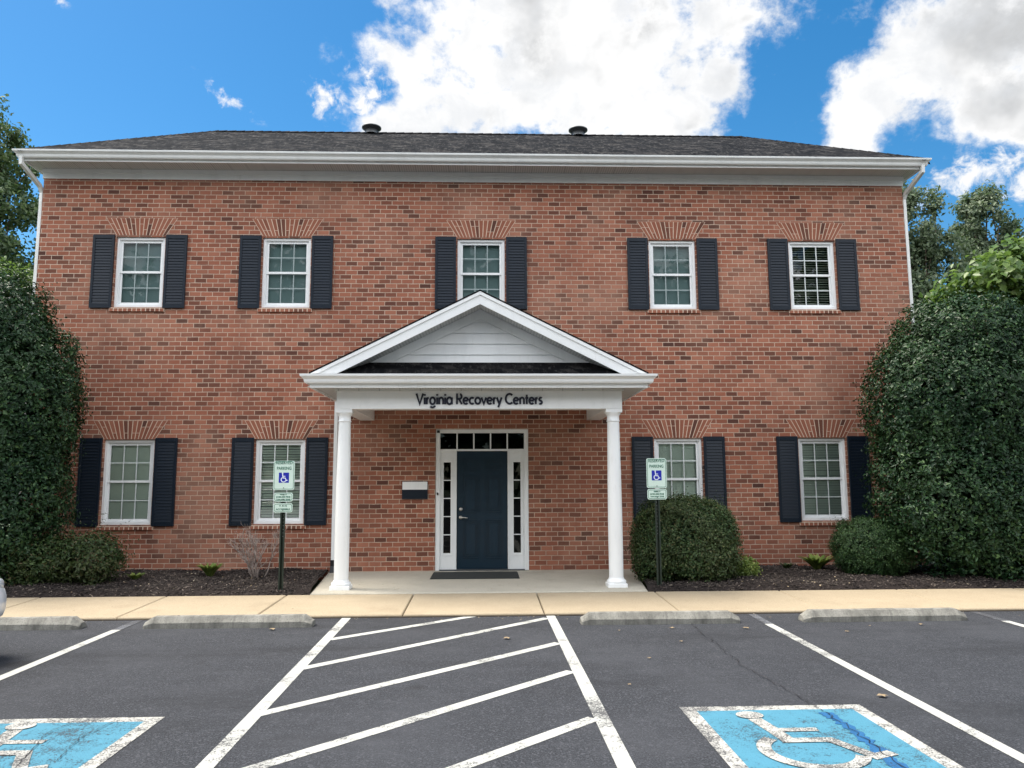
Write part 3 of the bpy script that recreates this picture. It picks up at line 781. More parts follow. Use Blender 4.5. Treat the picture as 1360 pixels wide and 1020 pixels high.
def make_shutter(x0, x1, z0, z1):
    s_ = MB(); y0, y1 = -0.042, -0.004; st = 0.045
    s_.bbox(x0, x0+st, y0, y1, z0, z1, .004); s_.bbox(x1-st, x1, y0, y1, z0, z1, .004)
    zm = z0+(z1-z0)*0.5
    for a0, a1 in ((z0, z0+.07), (z1-.07, z1)): s_.box(x0+st, x1-st, y0+.002, y1, a0, a1)
    s_.box(x0+st, x1-st, y1-.008, y1-.002, z0+.07, z1-.07)
    for a0, a1 in ((z0+.07, z1-.07),):
        n_ = int(round((a1-a0)/0.052)); p = (a1-a0)/n_
        for k in range(n_):
            z = a0+k*p
            s_.add([(x0+st,y0+.005,z+.004),(x1-st,y0+.005,z+.004),(x1-st,y0+.008,z+.012),(x0+st,y0+.008,z+.012),(x1-st,y1-.020,z+p+.004),(x0+st,y1-.020,z+p+.004),(x1-st,y1-.020,z+.002),(x0+st,y1-.020,z+.002)],
                   [(0,1,2,3),(3,2,4,5),(1,0,7,6)])
    return s_.build('shutter', M['navy'], B)
for x, z0, z1, fl, ci in wins:
    make_window(x, z0, z1, fl, ci)
    make_arch(x, z1+0.028 if fl else z1+0.012)
    dz = 0.0
    for sgn in (-1, 1):
        xa, xb = sorted((x+sgn*(WHW+0.022), x+sgn*(WHW+0.398)))
        make_shutter(xa, xb, z0-0.02, z1+0.03)

# entrance: surround, transom, sidelights, door
DX = OX+0.02
ds = MB()
YF = 0.03
def wbox(x0, x1, z0, z1, y0=YF, y1=0.11): ds.box(DX+x0, DX+x1, y0, y1, z0, z1)
wbox(-.808, -.735, 0.0, 2.428, 0.012); wbox(.735, .808, 0.0, 2.428, 0.012); wbox(-.735, .735, 2.362, 2.428, 0.012)
wbox(-.735, .735, 2.048, 2.082)                       # bar between transom and door
for s in (-1, 1):
    a0, a1 = sorted((s*0.735, s*0.445))
    wbox(a0, a1, 0.0, 0.29, 0.040); wbox(a0, a1, 1.852, 2.048, 0.040)
    i0, i1 = sorted((s*0.672, s*0.548))
    wbox(a0, i0, 0.29, 1.852, 0.040); wbox(i1, a1, 0.29, 1.852, 0.040)
    for k in range(1, 5): wbox(i0, i1, 0.29+1.562*k/5-.008, 0.29+1.562*k/5+.008, 0.052, 0.075)
    for e0, e1, f0, f1 in ((i0-.035, i1+.035, .25, .268), (i0-.035, i1+.035, 1.874, 1.892), (i0-.035, i0-.018, .268, 1.874), (i1+.018, i1+.035, .268, 1.874)):
        wbox(e0, e1, f0, f1, 0.030, 0.041)
    j0, j1 = sorted((s*0.465, s*0.445)); wbox(j0, j1, 0.0, 2.046, 0.024, 0.039)
for k in range(1, 5): wbox(-.735+1.47*k/5-.012, -.735+1.47*k/5+.012, 2.082, 2.362, 0.045, 0.075)
dso = ds.build('door_surround', M['white_clean'], B)
for s in (-1, 1):
    i0, i1 = sorted((s*0.672, s*0.548)); p = MB()
    p.quad((DX+i0,.066,.29),(DX+i1,.066,.29),(DX+i1,.066,1.852),(DX+i0,.066,1.852)); p.build('sidelight_pane', M['glass_dark'], dso)
p = MB(); p.quad((DX-.735,.066,2.082),(DX+.735,.066,2.082),(DX+.735,.066,2.362),(DX-.735,.066,2.362)); p.build('transom_pane', M['glass_dark'], dso)
p = MB(); p.bbox(DX-.79, DX-.742, -.03, .011, 2.365, 2.41, .006); p.box(DX-.775, DX-.757, -.036, -.030, 2.378, 2.396); p.build('camera_box', M['black'], dso)
p = MB(); p.bbox(DX-.785, DX-.760, -.006, .011, 1.285, 1.33, .004); p.build('door_bell', M['black'], dso)
p = MB(); p.box(DX-.735, DX+.735, -.02, .10, -.003, .018); p.build('threshold', M['dark_metal'], dso)
dr = MB(); d0, d1 = DX-.440, DX+.440
dr.box(d0, d1, 0.05, 0.09, 0.022, 2.044)
for px0, px1 in ((-.345, -.055), (.055, .345)):
    for pz0, pz1 in ((0.20, 0.86), (0.98, 1.62), (1.72, 1.92)):
        x0, x1 = DX+px0, DX+px1
        for i0, i1, dy in ((0, .016, -.012), (.040, .056, -.010)):
            ring(dr, x0+i0, x1-i0, pz0+i0, pz1-i0, i1-i0, 0.05+dy, 0.0505)
        dr.box(x0+.066, x1-.066, 0.038, 0.0505, pz0+.066, pz1-.066)
do = dr.build('door', M['door_blue'], B)
h = MB(); h.tube([(d0+.07,.05,.90),(d0+.07,.005,.90)], .030, 20); h.tube([(d0+.07,-.004,.90),(d0+.13,-.010,.898),(d0+.19,-.006,.890)], [.013,.012,.010], 10); h.tube([(d0+.07,.006,.90),(d0+.07,-.012,.90)], .016, 14)
h.build('handle', M['steel'], do)
h = MB(); h.tube([(d0+.07,.05,1.04),(d0+.07,.018,1.04)], .030, 20); h.tube([(d0+.07,.019,1.04),(d0+.07,.010,1.04)], .016, 14); h.build('deadbolt', M['steel'], do)
for z in (0.3, 1.1, 1.8):
    h = MB(); h.tube([(d1+.004,.042,z-.05),(d1+.004,.042,z+.05)], .008, 8); h.build('hinge', M['dark_metal'], do)

# eaves
EX0, EX1, EY = OX-8.10, OX+8.11, -0.43                 # fascia lines
fr = MB()
fr.box(XL-.012, XR+.012, -.022, 0.0, 6.945, 7.118); fr.box(XL-.02, XR+.02, -.045, -.0225, 7.04, 7.116)
fr.box(XL-.022, XL-.001, 0.0005, DEP, 6.945, 7.118); fr.box(XR+.001, XR+.022, 0.0005, DEP, 6.945, 7.118)
fr.build('frieze_board', M['white'], B)
sf = MB()
sf.box(EX0+.13, EX1-.13, EY+.02, -.001, 7.120, 7.132)
sf.box(EX0+.13, XL, 0.0, DEP, 7.1215, 7.1325); sf.box(XR, EX1-.13, 0.0, DEP, 7.1215, 7.1325)
sf.build('soffit', M['soffit'], B)
fa = MB()
fa.box(EX0+.12, EX1-.12, EY, EY+.019, 7.095, 7.27); fa.box(EX0+.12, EX0+.139, EY+.0195, DEP+.4, 7.095, 7.27); fa.box(EX1-.139, EX1-.12, EY+.0195, DEP+.4, 7.095, 7.27)
fa.build('fascia', M['white'], B)
def gutter_profile(y, z, s=1.0):                       # K-style profile, y = fascia, opens upward
    return [(y, z-.125*s), (y-.055*s, z-.125*s), (y-.068*s, z-.105*s), (y-.075*s, z-.07*s), (y-.10*s, z-.045*s), (y-.118*s, z-.03*s), (y-.122*s, z-.008*s), (y-.122*s, z), (y-.104*s, z), (y-.104*s, z-.012*s), (y-.006*s, z-.012*s), (y, z-.012*s)]
gu = MB()
def gutter_run(mb, prof, p0, p1, inward):              # mitred run; prof as (distance out from fascia, z)
    n_ = len(prof)
    a_ = [(p0[0]+i0[0]*d, p0[1]+i0[1]*d, z) for (d, z), i0 in ((q, inward[0]) for q in prof)]
    b_ = [(p1[0]+i1[0]*d, p1[1]+i1[1]*d, z) for (d, z), i1 in ((q, inward[1]) for q in prof)]
    mb.add(a_+b_, [tuple(range(n_))[::-1], tuple(range(n_, 2*n_))]+[(i, (i+1)%n_, n_+(i+1)%n_, n_+i) for i in range(n_)])
gp = [(-(y-0), z) for y, z in gutter_profile(0, 7.262)]
fx0, fx1 = EX0+.12, EX1-.12
gutter_run(gu, gp, (fx0, EY), (fx1, EY), ((-1, -1), (1, -1)))
gutter_run(gu, gp, (fx0, DEP+.4), (fx0, EY), ((-1, 0), (-1, -1)))
gutter_run(gu, gp, (fx1, EY), (fx1, DEP+.4), ((1, -1), (1, 0)))
gu.build('gutter', M['gutter'], B)
dm = MB(); dm.box(fx0-.01, fx1+.01, EY-.012, EY-.001, 7.268, 7.276)
def square_pipe(mb, pts, w=.028, h=.036): mb.tube(pts, 1, square=(w, h))
for s, xw in ((-1, XL), (1, XR)):
    p = MB()
    xo = xw+s*0.10
    square_pipe(p, [(xw+s*.13, EY-.05, 7.15), (xw+s*.13, EY-.05, 7.04), (xw+s*.055, -.02, 6.80), (xw+s*.042, .05, 6.70), (xw+s*.042, .05, 6.5)])
    square_pipe(p, [(xw+s*.042, .05, 6.502), (xw+s*.042, .05, .10)])
    p.build('downspout', M['gutter'], B)
# hip roof
RZ0, RZ1 = 7.262, 8.905
ry0, ry1 = EY-.075, DEP+.475
rx0, rx1 = EX0+.045, EX1-.045
ridge_y = (ry0+ry1)/2
hx0, hx1 = rx0+2.46, rx1-2.46
rf = MB()
A_, B_, C_, D_ = (rx0,ry0,RZ0), (rx1,ry0,RZ0), (rx1,ry1,RZ0), (rx0,ry1,RZ0)
P_, Q_ = (hx0, ridge_y, RZ1), (hx1, ridge_y, RZ1)
rf.quad(A_, B_, Q_, P_); rf.quad(C_, D_, P_, Q_); rf.quad(D_, A_, P_); rf.quad(B_, C_, Q_)
rf.quad(*[(x, y, z-.012) for x, y, z in (A_, D_, C_, B_)])
for a0, b0 in ((A_, B_), (B_, C_), (C_, D_), (D_, A_)): rf.quad((a0[0],a0[1],a0[2]-.012), (b0[0],b0[1],b0[2]-.012), b0, a0)
roof = rf.build('roof', M['shingle'], B)
rc = MB()                                              # cap shingles along ridge and hips
def caps(p, q, n_):
    p, q = Vector(p), Vector(q); d = (q-p)/n_; side = d.cross(Vector((0,0,1))).normalized()*.13
    for k in range(n_):
        a0 = p+d*k; b0 = p+d*(k+1.12)
        up0, up1 = Vector((0,0,.012)), Vector((0,0,.022))
        dn = Vector((0,0,-.078))
        rc.add([a0-side+dn+up0, a0+up0, a0+side+dn+up0, b0-side+dn+up1, b0+up1, b0+side+dn+up1], [(0,1,4,3),(1,2,5,4),(3,4,5)])
caps(P_, Q_, 60); caps(A_, P_, 22); caps(B_, Q_, 22)
rc.build('ridge_cap', M['shingle'], roof)
for vx in (-2.36, 2.045):
    v_ = MB()
    v_.lathe([(.14,8.84),(.135,8.915),(.145,8.92),(.195,8.965),(.205,8.97),(.205,8.99),(.19,8.997),(.08,9.012),(.0005,9.014)], vx, ridge_y-0.06, 28)
    v_.build('roof_vent', M['dark_metal'], roof)

# portico
PX, PY = -0.02, -2.10
EW = 2.105                                             # half width of the entablature
en = MB()
zb, zt = 2.585, 2.905
en.box(PX-EW, PX+EW, PY-.11, PY+.11, zb, zt)
for s in (-1, 1):
    x0, x1 = sorted((PX+s*EW, PX+s*(EW-.24))); en.box(x0, x1, PY+.1105, -.002, zb, zt)
ent = en.build('entablature', M['white'], B)
ce = MB(); ce.box(PX-EW+.24, PX+EW-.24, PY+.1105, -.002, 2.80, 2.82); ce.build('porch_ceiling', M['white'], B)
# lettering on the entablature
def glyphs():
    st = lambda *p: list(p)
    x = 0.63
    def bowl(cx, w=.30, a0=0, a1=360): return arc(cx, x/2, w, a0, a1, 20, x/2)
    G = {}
    G['V'] = (.76, [[(.05,1),(.38,.02),(.71,1)]])
    G['i'] = (.22, [[(.11,0),(.11,x)], [(.11,.80),(.11,.94)]])
    G['r'] = (.36, [[(.10,0),(.10,x)], [(.10,.36)]+arc(.33,.36,.22,180,100,8,.25)])
    G['g'] = (.66, [bowl(.31,.24), [(.55,x),(.55,-.08)]+arc(.31,-.08,.24,0,-150,12,.22)])
    G['n'] = (.58, [[(.10,0),(.10,x)], [(.10,.36)]+arc(.29,.38,.19,180,0,14,.23)+[(.48,0)]])
    G['a'] = (.66, [bowl(.31,.24), [(.55,x),(.55,0)]])
    G['R'] = (.66, [[(.10,0),(.10,1)], [(.10,.95),(.34,.95)]+arc(.34,.72,.22,90,-90,12,.23)+[(.10,.49)], [(.30,.49),(.58,0)]])
    G['e'] = (.62, [[(.09,.33),(.52,.33)], arc(.31,x/2,.235,4,318,22,x/2-.03)])
    G['c'] = (.56, [arc(.32,x/2,.24,48,312,20,x/2-.03)])
    G['o'] = (.66, [arc(.33,x/2,.25,0,360,24,x/2-.03)])
    G['v'] = (.54, [[(.04,x),(.27,.03),(.50,x)]])
    G['y'] = (.56, [[(.04,x),(.29,.04)], [(.53,x),(.19,-.30)]])
    G['C'] = (.80, [arc(.46,.5,.38,45,315,24,.46)])
    G['t'] = (.36, [[(.18,0),(.18,.88)], [(.03,.58),(.34,.58)]])
    G['s'] = (.44, [arc(.23,.46,.13,35,250,10,.14)+arc(.21,.17,.145,75,-140,10,.145)])
    G[' '] = (.30, [])
    return G
G = glyphs(); text = 'Virginia Recovery Centers'
tot = sum(G[ch][0] for ch in text)
TX0, TX1, TH = -0.965, 0.905, 0.158
sx_ = (TX1-TX0)/tot; lt = MB(); cur = TX0; sw_i = 0
for ch in text + ' ':
    if ch == ' ' and lt.v:
        lt.build('lettering', M['text_navy'], ent); lt = MB()
    adv, strokes = G[ch]
    for pts in strokes:
        sw_i += 1
        q = [(cur+px*sx_, 2.652+py*TH) for px, py in pts]
        closed = len(q) > 3 and abs(q[0][0]-q[-1][0]) < 1e-6 and abs(q[0][1]-q[-1][1]) < 1e-6
        if closed: q = q[:-1]
        add_ribbon(lt, q, 0.0295, lambda a_, b_, d_: (a_, PY-.1102-d_, b_), 0.012+0.0006*(sw_i % 5), closed)
    cur += adv*sx_
# cornice soffit, gutter, skirt roof, gable
cs = MB(); cs.box(PX-2.47, PX+2.47, -2.475, PY-.1105, 2.88, 2.893)
for s in (-1, 1):
    x0, x1 = sorted((PX+s*2.47, PX+s*(EW+.0005))); cs.box(x0, x1, PY-.110, -.002, 2.8815, 2.8925)
cs.box(PX-EW-.03, PX+EW+.03, PY-.135, PY-.1108, 2.845, 2.8795)
cs.build('porch_soffit', M['soffit'], B)
pf = MB(); pf.box(PX-2.44, PX+2.44, -2.485, -2.466, 2.865, 3.045)
for s in (-1, 1):
    x0, x1 = sorted((PX+s*2.44, PX+s*2.421)); pf.box(x0, x1, -2.4655, -.002, 2.865, 3.045)
pf.build('porch_fascia', M['white'], B)
pg = MB(); gp2 = [(-(y), z) for y, z in gutter_profile(0, 3.052)]
gutter_run(pg, gp2, (PX-2.44, -2.485), (PX+2.44, -2.485), ((-1, -1), (1, -1)))
gutter_run(pg, gp2, (PX-2.44, -.002), (PX-2.44, -2.485), ((-1, 0), (-1, -1)))
gutter_run(pg, gp2, (PX+2.44, -2.485), (PX+2.44, -.002), ((1, -1), (1, 0)))
pg.build('porch_gutter', M['white_clean'], B)
YG = -2.545                                             # front plane of the rakes
AP = 4.285; SL = 0.5; EH = 2.44
pr_ = MB()                                              # gable roof
for s in (-1, 1):
    x1 = PX+s*EH
    zE = AP-SL*EH
    pr_.quad((PX,YG-.02,AP+.012),(x1,YG-.02,zE+.012),(x1,-.001,zE+.012),(PX,-.001,AP+.012))
    pr_.quad((PX,YG-.02,AP-.010),(PX,-.001,AP-.010),(x1,-.001,zE-.010),(x1,YG-.02,zE-.010))
    pr_.quad((PX,YG-.02,AP-.010),(x1,YG-.02,zE-.010),(x1,YG-.02,zE+.012),(PX,YG-.02,AP+.012))
    pr_.quad((x1,YG-.02,zE-.010),(x1,-.001,zE-.010),(x1,-.001,zE+.012),(x1,YG-.02,zE+.012))
pr_.build('porch_roof', M['shingle_dark'], B)
YT = -2.13                                              # siding plane
for s in (-1, 1):                                       # rake boards with a small crown strip
    rk = MB()
    zE = 3.062
    def rake_poly(top, bot, y0, y1):
        xt, xb = (AP-top-zE)/SL, (AP-bot-zE)/SL
        pts = [(PX, AP-top), (PX+s*xt, zE), (PX+s*xb, zE), (PX, AP-bot)]
        n_ = 4
        rk.add([(x,y0,z) for x,z in pts]+[(x,y1,z) for x,z in pts], [(0,1,2,3),(7,6,5,4)]+[(i,4+i,4+(i+1)%4,(i+1)%4) for i in range(4)])
    rake_poly(0.012, 0.200, YG, YG+.02); rake_poly(0.0125, 0.062, YG-.016, YG-.0005)
    rk.build('rake_board', M['white_clean'], B)
    rs = MB()                                           # rake soffit
    xb = (AP-.185-3.1)/SL
    rs.quad((PX, YG+.0205, AP-.185), (PX, YT, AP-.185), (PX+s*xb, YT, 3.1), (PX+s*xb, YG+.0205, 3.1))
    rs.build('rake_soffit', M['soffit'], B)
sd = MB()                                               # lapped siding in the gable and the boards that edge it
zz = 3.24; top = AP-.187
k = 0
while zz < top-.05:
    z1 = min(zz+.165, top); w0, w1 = (top-zz)/SL, (top-z1)/SL
    yb_, yt_ = YT+.012-.018, YT+.012
    sd.add([(PX-w0,yb_,zz),(PX+w0,yb_,zz),(PX+w1,yt_,z1),(PX-w1,yt_,z1)], [(0,1,2,3)])
    sd.add([(PX-w0,yb_,zz),(PX+w0,yb_,zz),(PX+w0,yt_,zz),(PX-w0,yt_,zz)], [(3,2,1,0)])
    zz = z1
sd.build('gable_siding', M['white'], B)
for s in (-1, 1):
    eb = MB(); t0 = AP-.187
    w0 = (t0-3.22)/SL; pts = [(PX, t0), (PX+s*w0, 3.22), (PX+s*(w0-.30), 3.22), (PX, t0-.15)]
    eb.add([(x,YT-.022,z) for x,z in pts]+[(x,YT-.002,z) for x,z in pts], [(0,1,2,3)]+[(i,4+i,4+(i+1)%4,(i+1)%4) for i in range(4)])
    eb.build('gable_trim', M['white'], B)
kr = MB()                                               # skirt roof under the gable
kr.quad((PX-2.46,-2.565,3.05),(PX+2.46,-2.565,3.05),(PX+2.0,YT-.024,3.285),(PX-2.0,YT-.024,3.285))
kr.quad((PX-2.46,-2.565,3.05),(PX-2.0,YT-.024,3.285),(PX-2.0,YT-.024,3.05)); kr.quad((PX+2.46,-2.565,3.05),(PX+2.0,YT-.024,3.05),(PX+2.0,YT-.024,3.285))
kr.build('skirt_roof', M['shingle_dark'], B)
fl = MB(); fl.box(PX-1.95, PX+1.95, YT-.03, YT-.0245, 3.27, 3.30); fl.build('flashing', M['white'], B)
# columns
for cx in (PX-2.0, PX+1.985):
    cm_ = MB()
    cm_.lathe([(.104,.13),(.106,.6),(.105,1.0),(.101,1.5),(.094,2.0),(.088,2.40)], cx, PY, 40)
    co_ = cm_.build('column', M['white_clean'], B)
    b_ = MB(); b_.bbox(cx-.14, cx+.14, PY-.14, PY+.14, -.004, .05, .006); b_.lathe([(.132,.0501),(.14,.06),(.142,.075),(.135,.09),(.120,.096),(.114,.11),(.107,.1301)], cx, PY, 40, False)
    b_.build('base', M['white_clean'], co_)
    k_ = MB(); k_.lathe([(.0885,2.395),(.098,2.40),(.100,2.412),(.090,2.42),(.088,2.47),(.092,2.485),(.108,2.51),(.116,2.532)], cx, PY, 40, False); k_.bbox(cx-.122, cx+.122, PY-.106, PY+.106, 2.531, 2.5845, .004)
    k_.build('capital', M['white_clean'], co_)
p = MB(); square_pipe(p, [(-2.535,-.062,.19),(-2.535,-.062,2.75),(-2.53,-.07,2.95)], .030, .040); dso2 = p.build('downspout', M['white_clean'], B)
p = MB(); square_pipe(p, [(-2.535,-.062,.205),(-2.535,-.062,.10),(-2.54,-.10,-.02)], .037, .047); p.build('drain_boot', M['black'], dso2)

# things on the building
pl = empty('wall_plaque', (-1.165, 0, 1.37), 'small white over navy plaque on the brick left of the blue door', 'plaque')
p = MB(); p.bbox(-.222, .222, -.024, -.001, -.15, .155, .004); p.build('backing_board', M['navy'], pl)
p = MB(); p.box(-.216, .216, -.028, -.0245, .012, .148); p.build('white_panel', M['white_clean'], pl)
dmt = MB(); dmt.add([(-.82,-1.12,-.003),(.60,-1.12,-.003),(.60,-.23,-.003),(-.82,-.23,-.003),(-.80,-1.10,.010),(.58,-1.10,.010),(.58,-.25,.010),(-.80,-.25,.010)],
    [(4,5,6,7),(0,1,5,4),(1,2,6,5),(2,3,7,6),(3,0,4,7)])
tag(dmt.build('door_mat', M['mat']), 'dark flat doormat on the porch slab before the blue door', 'doormat')

# ------------------------------------------------------------------ parking signs
def text_mesh(body, size, width, to3, name, material, parent, bold=0.0):
    cu = bpy.data.curves.new(name, 'FONT'); cu.body = body; cu.size = size; cu.align_x = 'CENTER'; cu.align_y = 'CENTER'; cu.extrude = 0.0006; cu.offset = bold
    cu.resolution_u = 3
    tmp = bpy.data.objects.new('tmp_text', cu); COL.objects.link(tmp)
    bpy.context.view_layer.update()
    me = bpy.data.meshes.new_from_object(tmp.evaluated_get(bpy.context.evaluated_depsgraph_get()))
    bpy.data.objects.remove(tmp); bpy.data.curves.remove(cu)
    xs_ = [v.co.x for v in me.vertices]; k = width/(max(xs_)-min(xs_)) if width else 1.0
    for v in me.vertices: v.co = Vector(to3(v.co.x*k, v.co.y, v.co.z))
    me.materials.clear(); me.materials.append(material); me.name = name
    o = bpy.data.objects.new(name, me); COL.objects.link(o); o.parent = parent
    return o
def rrect(x0, x1, z0, z1, r, n_=6):
    P = []
    for cx, cz, a0 in ((x1-r, z1-r, 0), (x0+r, z1-r, 90), (x0+r, z0+r, 180), (x1-r, z0+r, 270)):
        P += [(cx+r*math.cos(rad(a0+90*k/n_)), cz+r*math.sin(rad(a0+90*k/n_))) for k in range(n_+1)]
    return P
def plate(parent, zc, w, h, lines, symbol, name):
    p = MB(); prof = rrect(-w/2, w/2, zc-h/2, zc+h/2, .03)
    n_ = len(prof)
    yF, yB = -.034, -.031
    p.add([(x,yF,z) for x,z in prof]+[(x,yB,z) for x,z in prof], [tuple(range(n_)), tuple(range(2*n_-1, n_-1, -1))]+[(i,n_+i,n_+(i+1)%n_,(i+1)%n_) for i in range(n_)])
    po = p.build(name, M['sign_white'], parent)
    bd = MB(); add_ribbon(bd, rrect(-w/2+.014, w/2-.014, zc-h/2+.014, zc+h/2-.014, .022), .006, lambda a_, b_, d_: (a_, yF-.0005-d_, b_), .0006, True)
    bd.build('border', M['sign_green'], po)
    for body, size, width, dz in lines:
        text_mesh(body, size, width, lambda a_, b_, d_, dz=dz: (a_, yF-.0012-d_, zc+dz+b_), 'legend', M['sign_green'], po, .0012)
    if symbol:
        q = MB(); q.box(-.072, .072, yF-.0012, yF-.0004, zc-.105, zc+.039); q.build('symbol_panel', M['sign_blue'], po)
        y_ = MB(); s_ = .128; cz = zc-.046
        for i, (pts, wd) in enumerate(isa_strokes()):
            add_ribbon(y_, [(px*s_*.78, cz+pz*s_*.78) for px, pz in pts], wd*s_*.95, lambda a_, b_, d_: (a_, yF-.0013-d_, b_), .0004+.0002*i)
        n2 = 14; y_.quad(*[(-.20*s_*.78+.011*math.cos(2*math.pi*k/n2), yF-.0028, cz+.74*s_*.78+.011*math.sin(2*math.pi*k/n2)) for k in range(n2)])
        y_.build('access_symbol', M['sign_mark'], po)
    for dz in (h/2-.03, -h/2+.03):
        bl = MB(); bl.tube([(0,yF+.001,zc+dz),(0,yF-.006,zc+dz)], .007, 8)
        bl.build('bolt', M['dark_metal'], po)
def make_sign(name, loc, label, post_top, plates, post_dark):
    r = empty(name, loc, label, 'sign', 'reserved parking signs before the wall')
    p = MB()
    w, d = .036, .030
    prof = [(-w,-d),(-w+.02,-d),(-w+.026,.006),(w-.026,.006),(w-.02,-d),(w,-d),(w,-d+.005),(w-.016,-d+.005),(w-.022,.012),(-w+.022,.012),(-w+.016,-d+.005),(-w,-d+.005)]
    p.prism(prof, 'z', -.1, post_top)
    po = p.build('post', M['post'], r)
    z = .76
    while z < post_top-.02:
        hl = MB(); hl.quad(*[(.006*math.cos(k*math.pi/4), .0055, z+.006*math.sin(k*math.pi/4)) for k in range(8)]); z += .05
        hl.build('bolt_hole', M['galv'], po)
    for args in plates: plate(r, *args)
    return r
RES = [('RESERVED', .062, .235, .178), ('PARKING', .062, .205, .098)]
FINE = [('PENALTY', .026, .10, .038), ('$100-500 FINE', .030, .20, .002), ('TOW-AWAY ZONE', .026, .20, -.034)]
VAN = [('V A N', .036, .11, .025), ('ACCESSIBLE', .032, .20, -.022)]
make_sign('parking_sign', (-2.815, -2.33, 0.0), 'reserved parking sign with two small plates beneath, before the blinds window left of the porch', 1.30,
          [(1.62, .30, .415, RES, True, 'sign_plate'), (1.312, .27, .125, FINE, False, 'lower_plate'), (1.163, .27, .128, VAN, False, 'lower_plate')], True)
make_sign('parking_sign', (2.55, -2.28, 0.0), 'reserved parking sign with a single small plate, before the large rounded shrub', 1.30,
          [(1.63, .295, .43, RES, True, 'sign_plate'), (1.325, .285, .15, FINE, False, 'lower_plate')], False)

# ------------------------------------------------------------------ wheel stops
def wheel_stop(x0, x1, yf, label):
    cx = (x0+x1)/2; r = empty('wheel_stop', (cx, yf+.09, ZA+.0), label, 'wheel stop', 'concrete wheel stops along the kerb')
    L_ = (x1-x0)/2; mb = MB()
    sec = [(-.10,0.0),(-.098,.058),(-.092,.066),(-.045,.124),(.045,.124),(.092,.066),(.098,.058),(.10,0.0)]
    n_ = len(sec); st = [(-L_,.80,.50),(-L_+.012,.90,.56),(-L_+.10,1,1),(-L_*.5,1,1),(0,1,1),(L_*.5,1,1),(L_-.10,1,1),(L_-.012,.90,.56),(L_,.80,.50)]
    vs = []
    for x, sy, sz in st:
        for y, z in sec:
            j = random.uniform(-.0035, .0035) if z > .01 else 0
            vs.append((x+j, y*sy+j, z*sz+j*.8))
    fs = [(i*n_+k, (i+1)*n_+k, (i+1)*n_+k+1, i*n_+k+1) for i in range(len(st)-1) for k in range(n_-1)]
    fs += [tuple(range(n_)), tuple((len(st)-1)*n_+k for k in range(n_))[::-1]]
    mb.add(vs, fs); mb.build('stop_bar', M['stop'], r)
    pn = MB()
    for s in (-1, 1): pn.tube([(s*L_*.62,0,.118),(s*L_*.62,0,.127)], .013, 10)
    pn.build('anchor_pin', M['dark_metal'], r)
    return r
wheel_stop(-6.35, -4.45, -4.56, 'weathered concrete wheel stop in front of the white car')
wheel_stop(-3.75, -1.88, -4.57, 'concrete wheel stop in the bay beside the striped aisle, before the left parking sign')
wheel_stop(1.14, 2.95, -4.62, 'concrete wheel stop in the blue pad bay, before the single plate sign')
wheel_stop(3.69, 5.60, -4.60, 'concrete wheel stop farthest right, ahead of the small clipped boxwood')

# ------------------------------------------------------------------ foliage
def leaves_np(P, Nn, L, asp, fold=0.25, up=0.35, droop=0.0):
    n_ = len(P)
    Nn = Nn + RNG.normal(0, .45, (n_, 3)); Nn[:,2] += up
    Nn /= np.linalg.norm(Nn, axis=1)[:,None]+1e-9
    t_ = RNG.normal(0, 1, (n_, 3)); t_[:,2] -= droop
    t_ -= Nn*(t_*Nn).sum(1)[:,None]; t_ /= np.linalg.norm(t_, axis=1)[:,None]+1e-9
    s_ = np.cross(Nn, t_)
    Ls = L*RNG.uniform(.65, 1.3, n_)[:,None]; Wd = Ls*asp
    base = P - t_*Ls*.5; tip = P + t_*Ls*.5 - Nn*Ls*.12
    l_ = P + s_*Wd*.5 + Nn*Wd*fold; r_ = P - s_*Wd*.5 + Nn*Wd*fold
    V = np.stack([base, l_, tip, r_], 1).reshape(-1, 3)
    F = (np.array([(0,2,1),(0,3,2)])[None]+np.arange(n_)[:,None,None]*4).reshape(-1, 3)
    return V, F
def merge(parts):
    Vs, Fs, b = [], [], 0
    for V, F in parts: Vs.append(V); Fs.append(F+b); b += len(V)
    return np.concatenate(Vs), np.concatenate(Fs)
def vnoise(d, seed, f=3.0):
    r = np.random.default_rng(seed); out = 0
    for k in range(6):
        w = r.normal(0, 1, 3)*f*(1+.5*k); out = out + np.sin(d@w + r.uniform(0, 6.28))/(1+.5*k)
    return out/3.0
def shell_points(n_, c, R, seed, pw=2.4, lump=.10, zmin=None, depth=.16, f=3.0):
    d = RNG.normal(0, 1, (n_, 3)); d /= np.linalg.norm(d, axis=1)[:,None]
    k = (np.abs(d)**pw).sum(1)**(-1/pw)                 # superellipsoid radius
    rr = k*(1+lump*vnoise(d, seed, f))
    rr *= 1-np.abs(RNG.normal(0, depth, n_))
    P = np.array(c)+d*rr[:,None]*np.array(R)
    Nn = d/np.array(R); Nn /= np.linalg.norm(Nn, axis=1)[:,None]
    if zmin is not None:
        m_ = P[:,2] > zmin; P, Nn = P[m_], Nn[m_]
    return P, Nn
def sprigs(P, Nn, k, spread, L):
    """grow k leaves round each shoot tip"""
    P2 = np.repeat(P, k, 0)+RNG.normal(0, spread, (len(P)*k, 3)); N2 = np.repeat(Nn, k, 0)
    return P2, N2
def branches(mb, root, tips, r0, n_lev=4, wig=.12):
    root = Vector(root)
    for tp in tips:
        tp = Vector(tp); pts = [root]
        for k in range(1, n_lev):
            t_ = k/n_lev; q = root.lerp(tp, t_); q.z += wig*math.sin(t_*3.14)*(tp-root).length*.4
            pts.append(q+Vector((random.uniform(-1,1), random.uniform(-1,1), random.uniform(-1,1)))*wig*.5*(tp-root).length*.4)
        pts.append(tp)
        mb.tube(pts, [r0*(1-.85*k/n_lev) for k in range(n_lev+1)], 6)
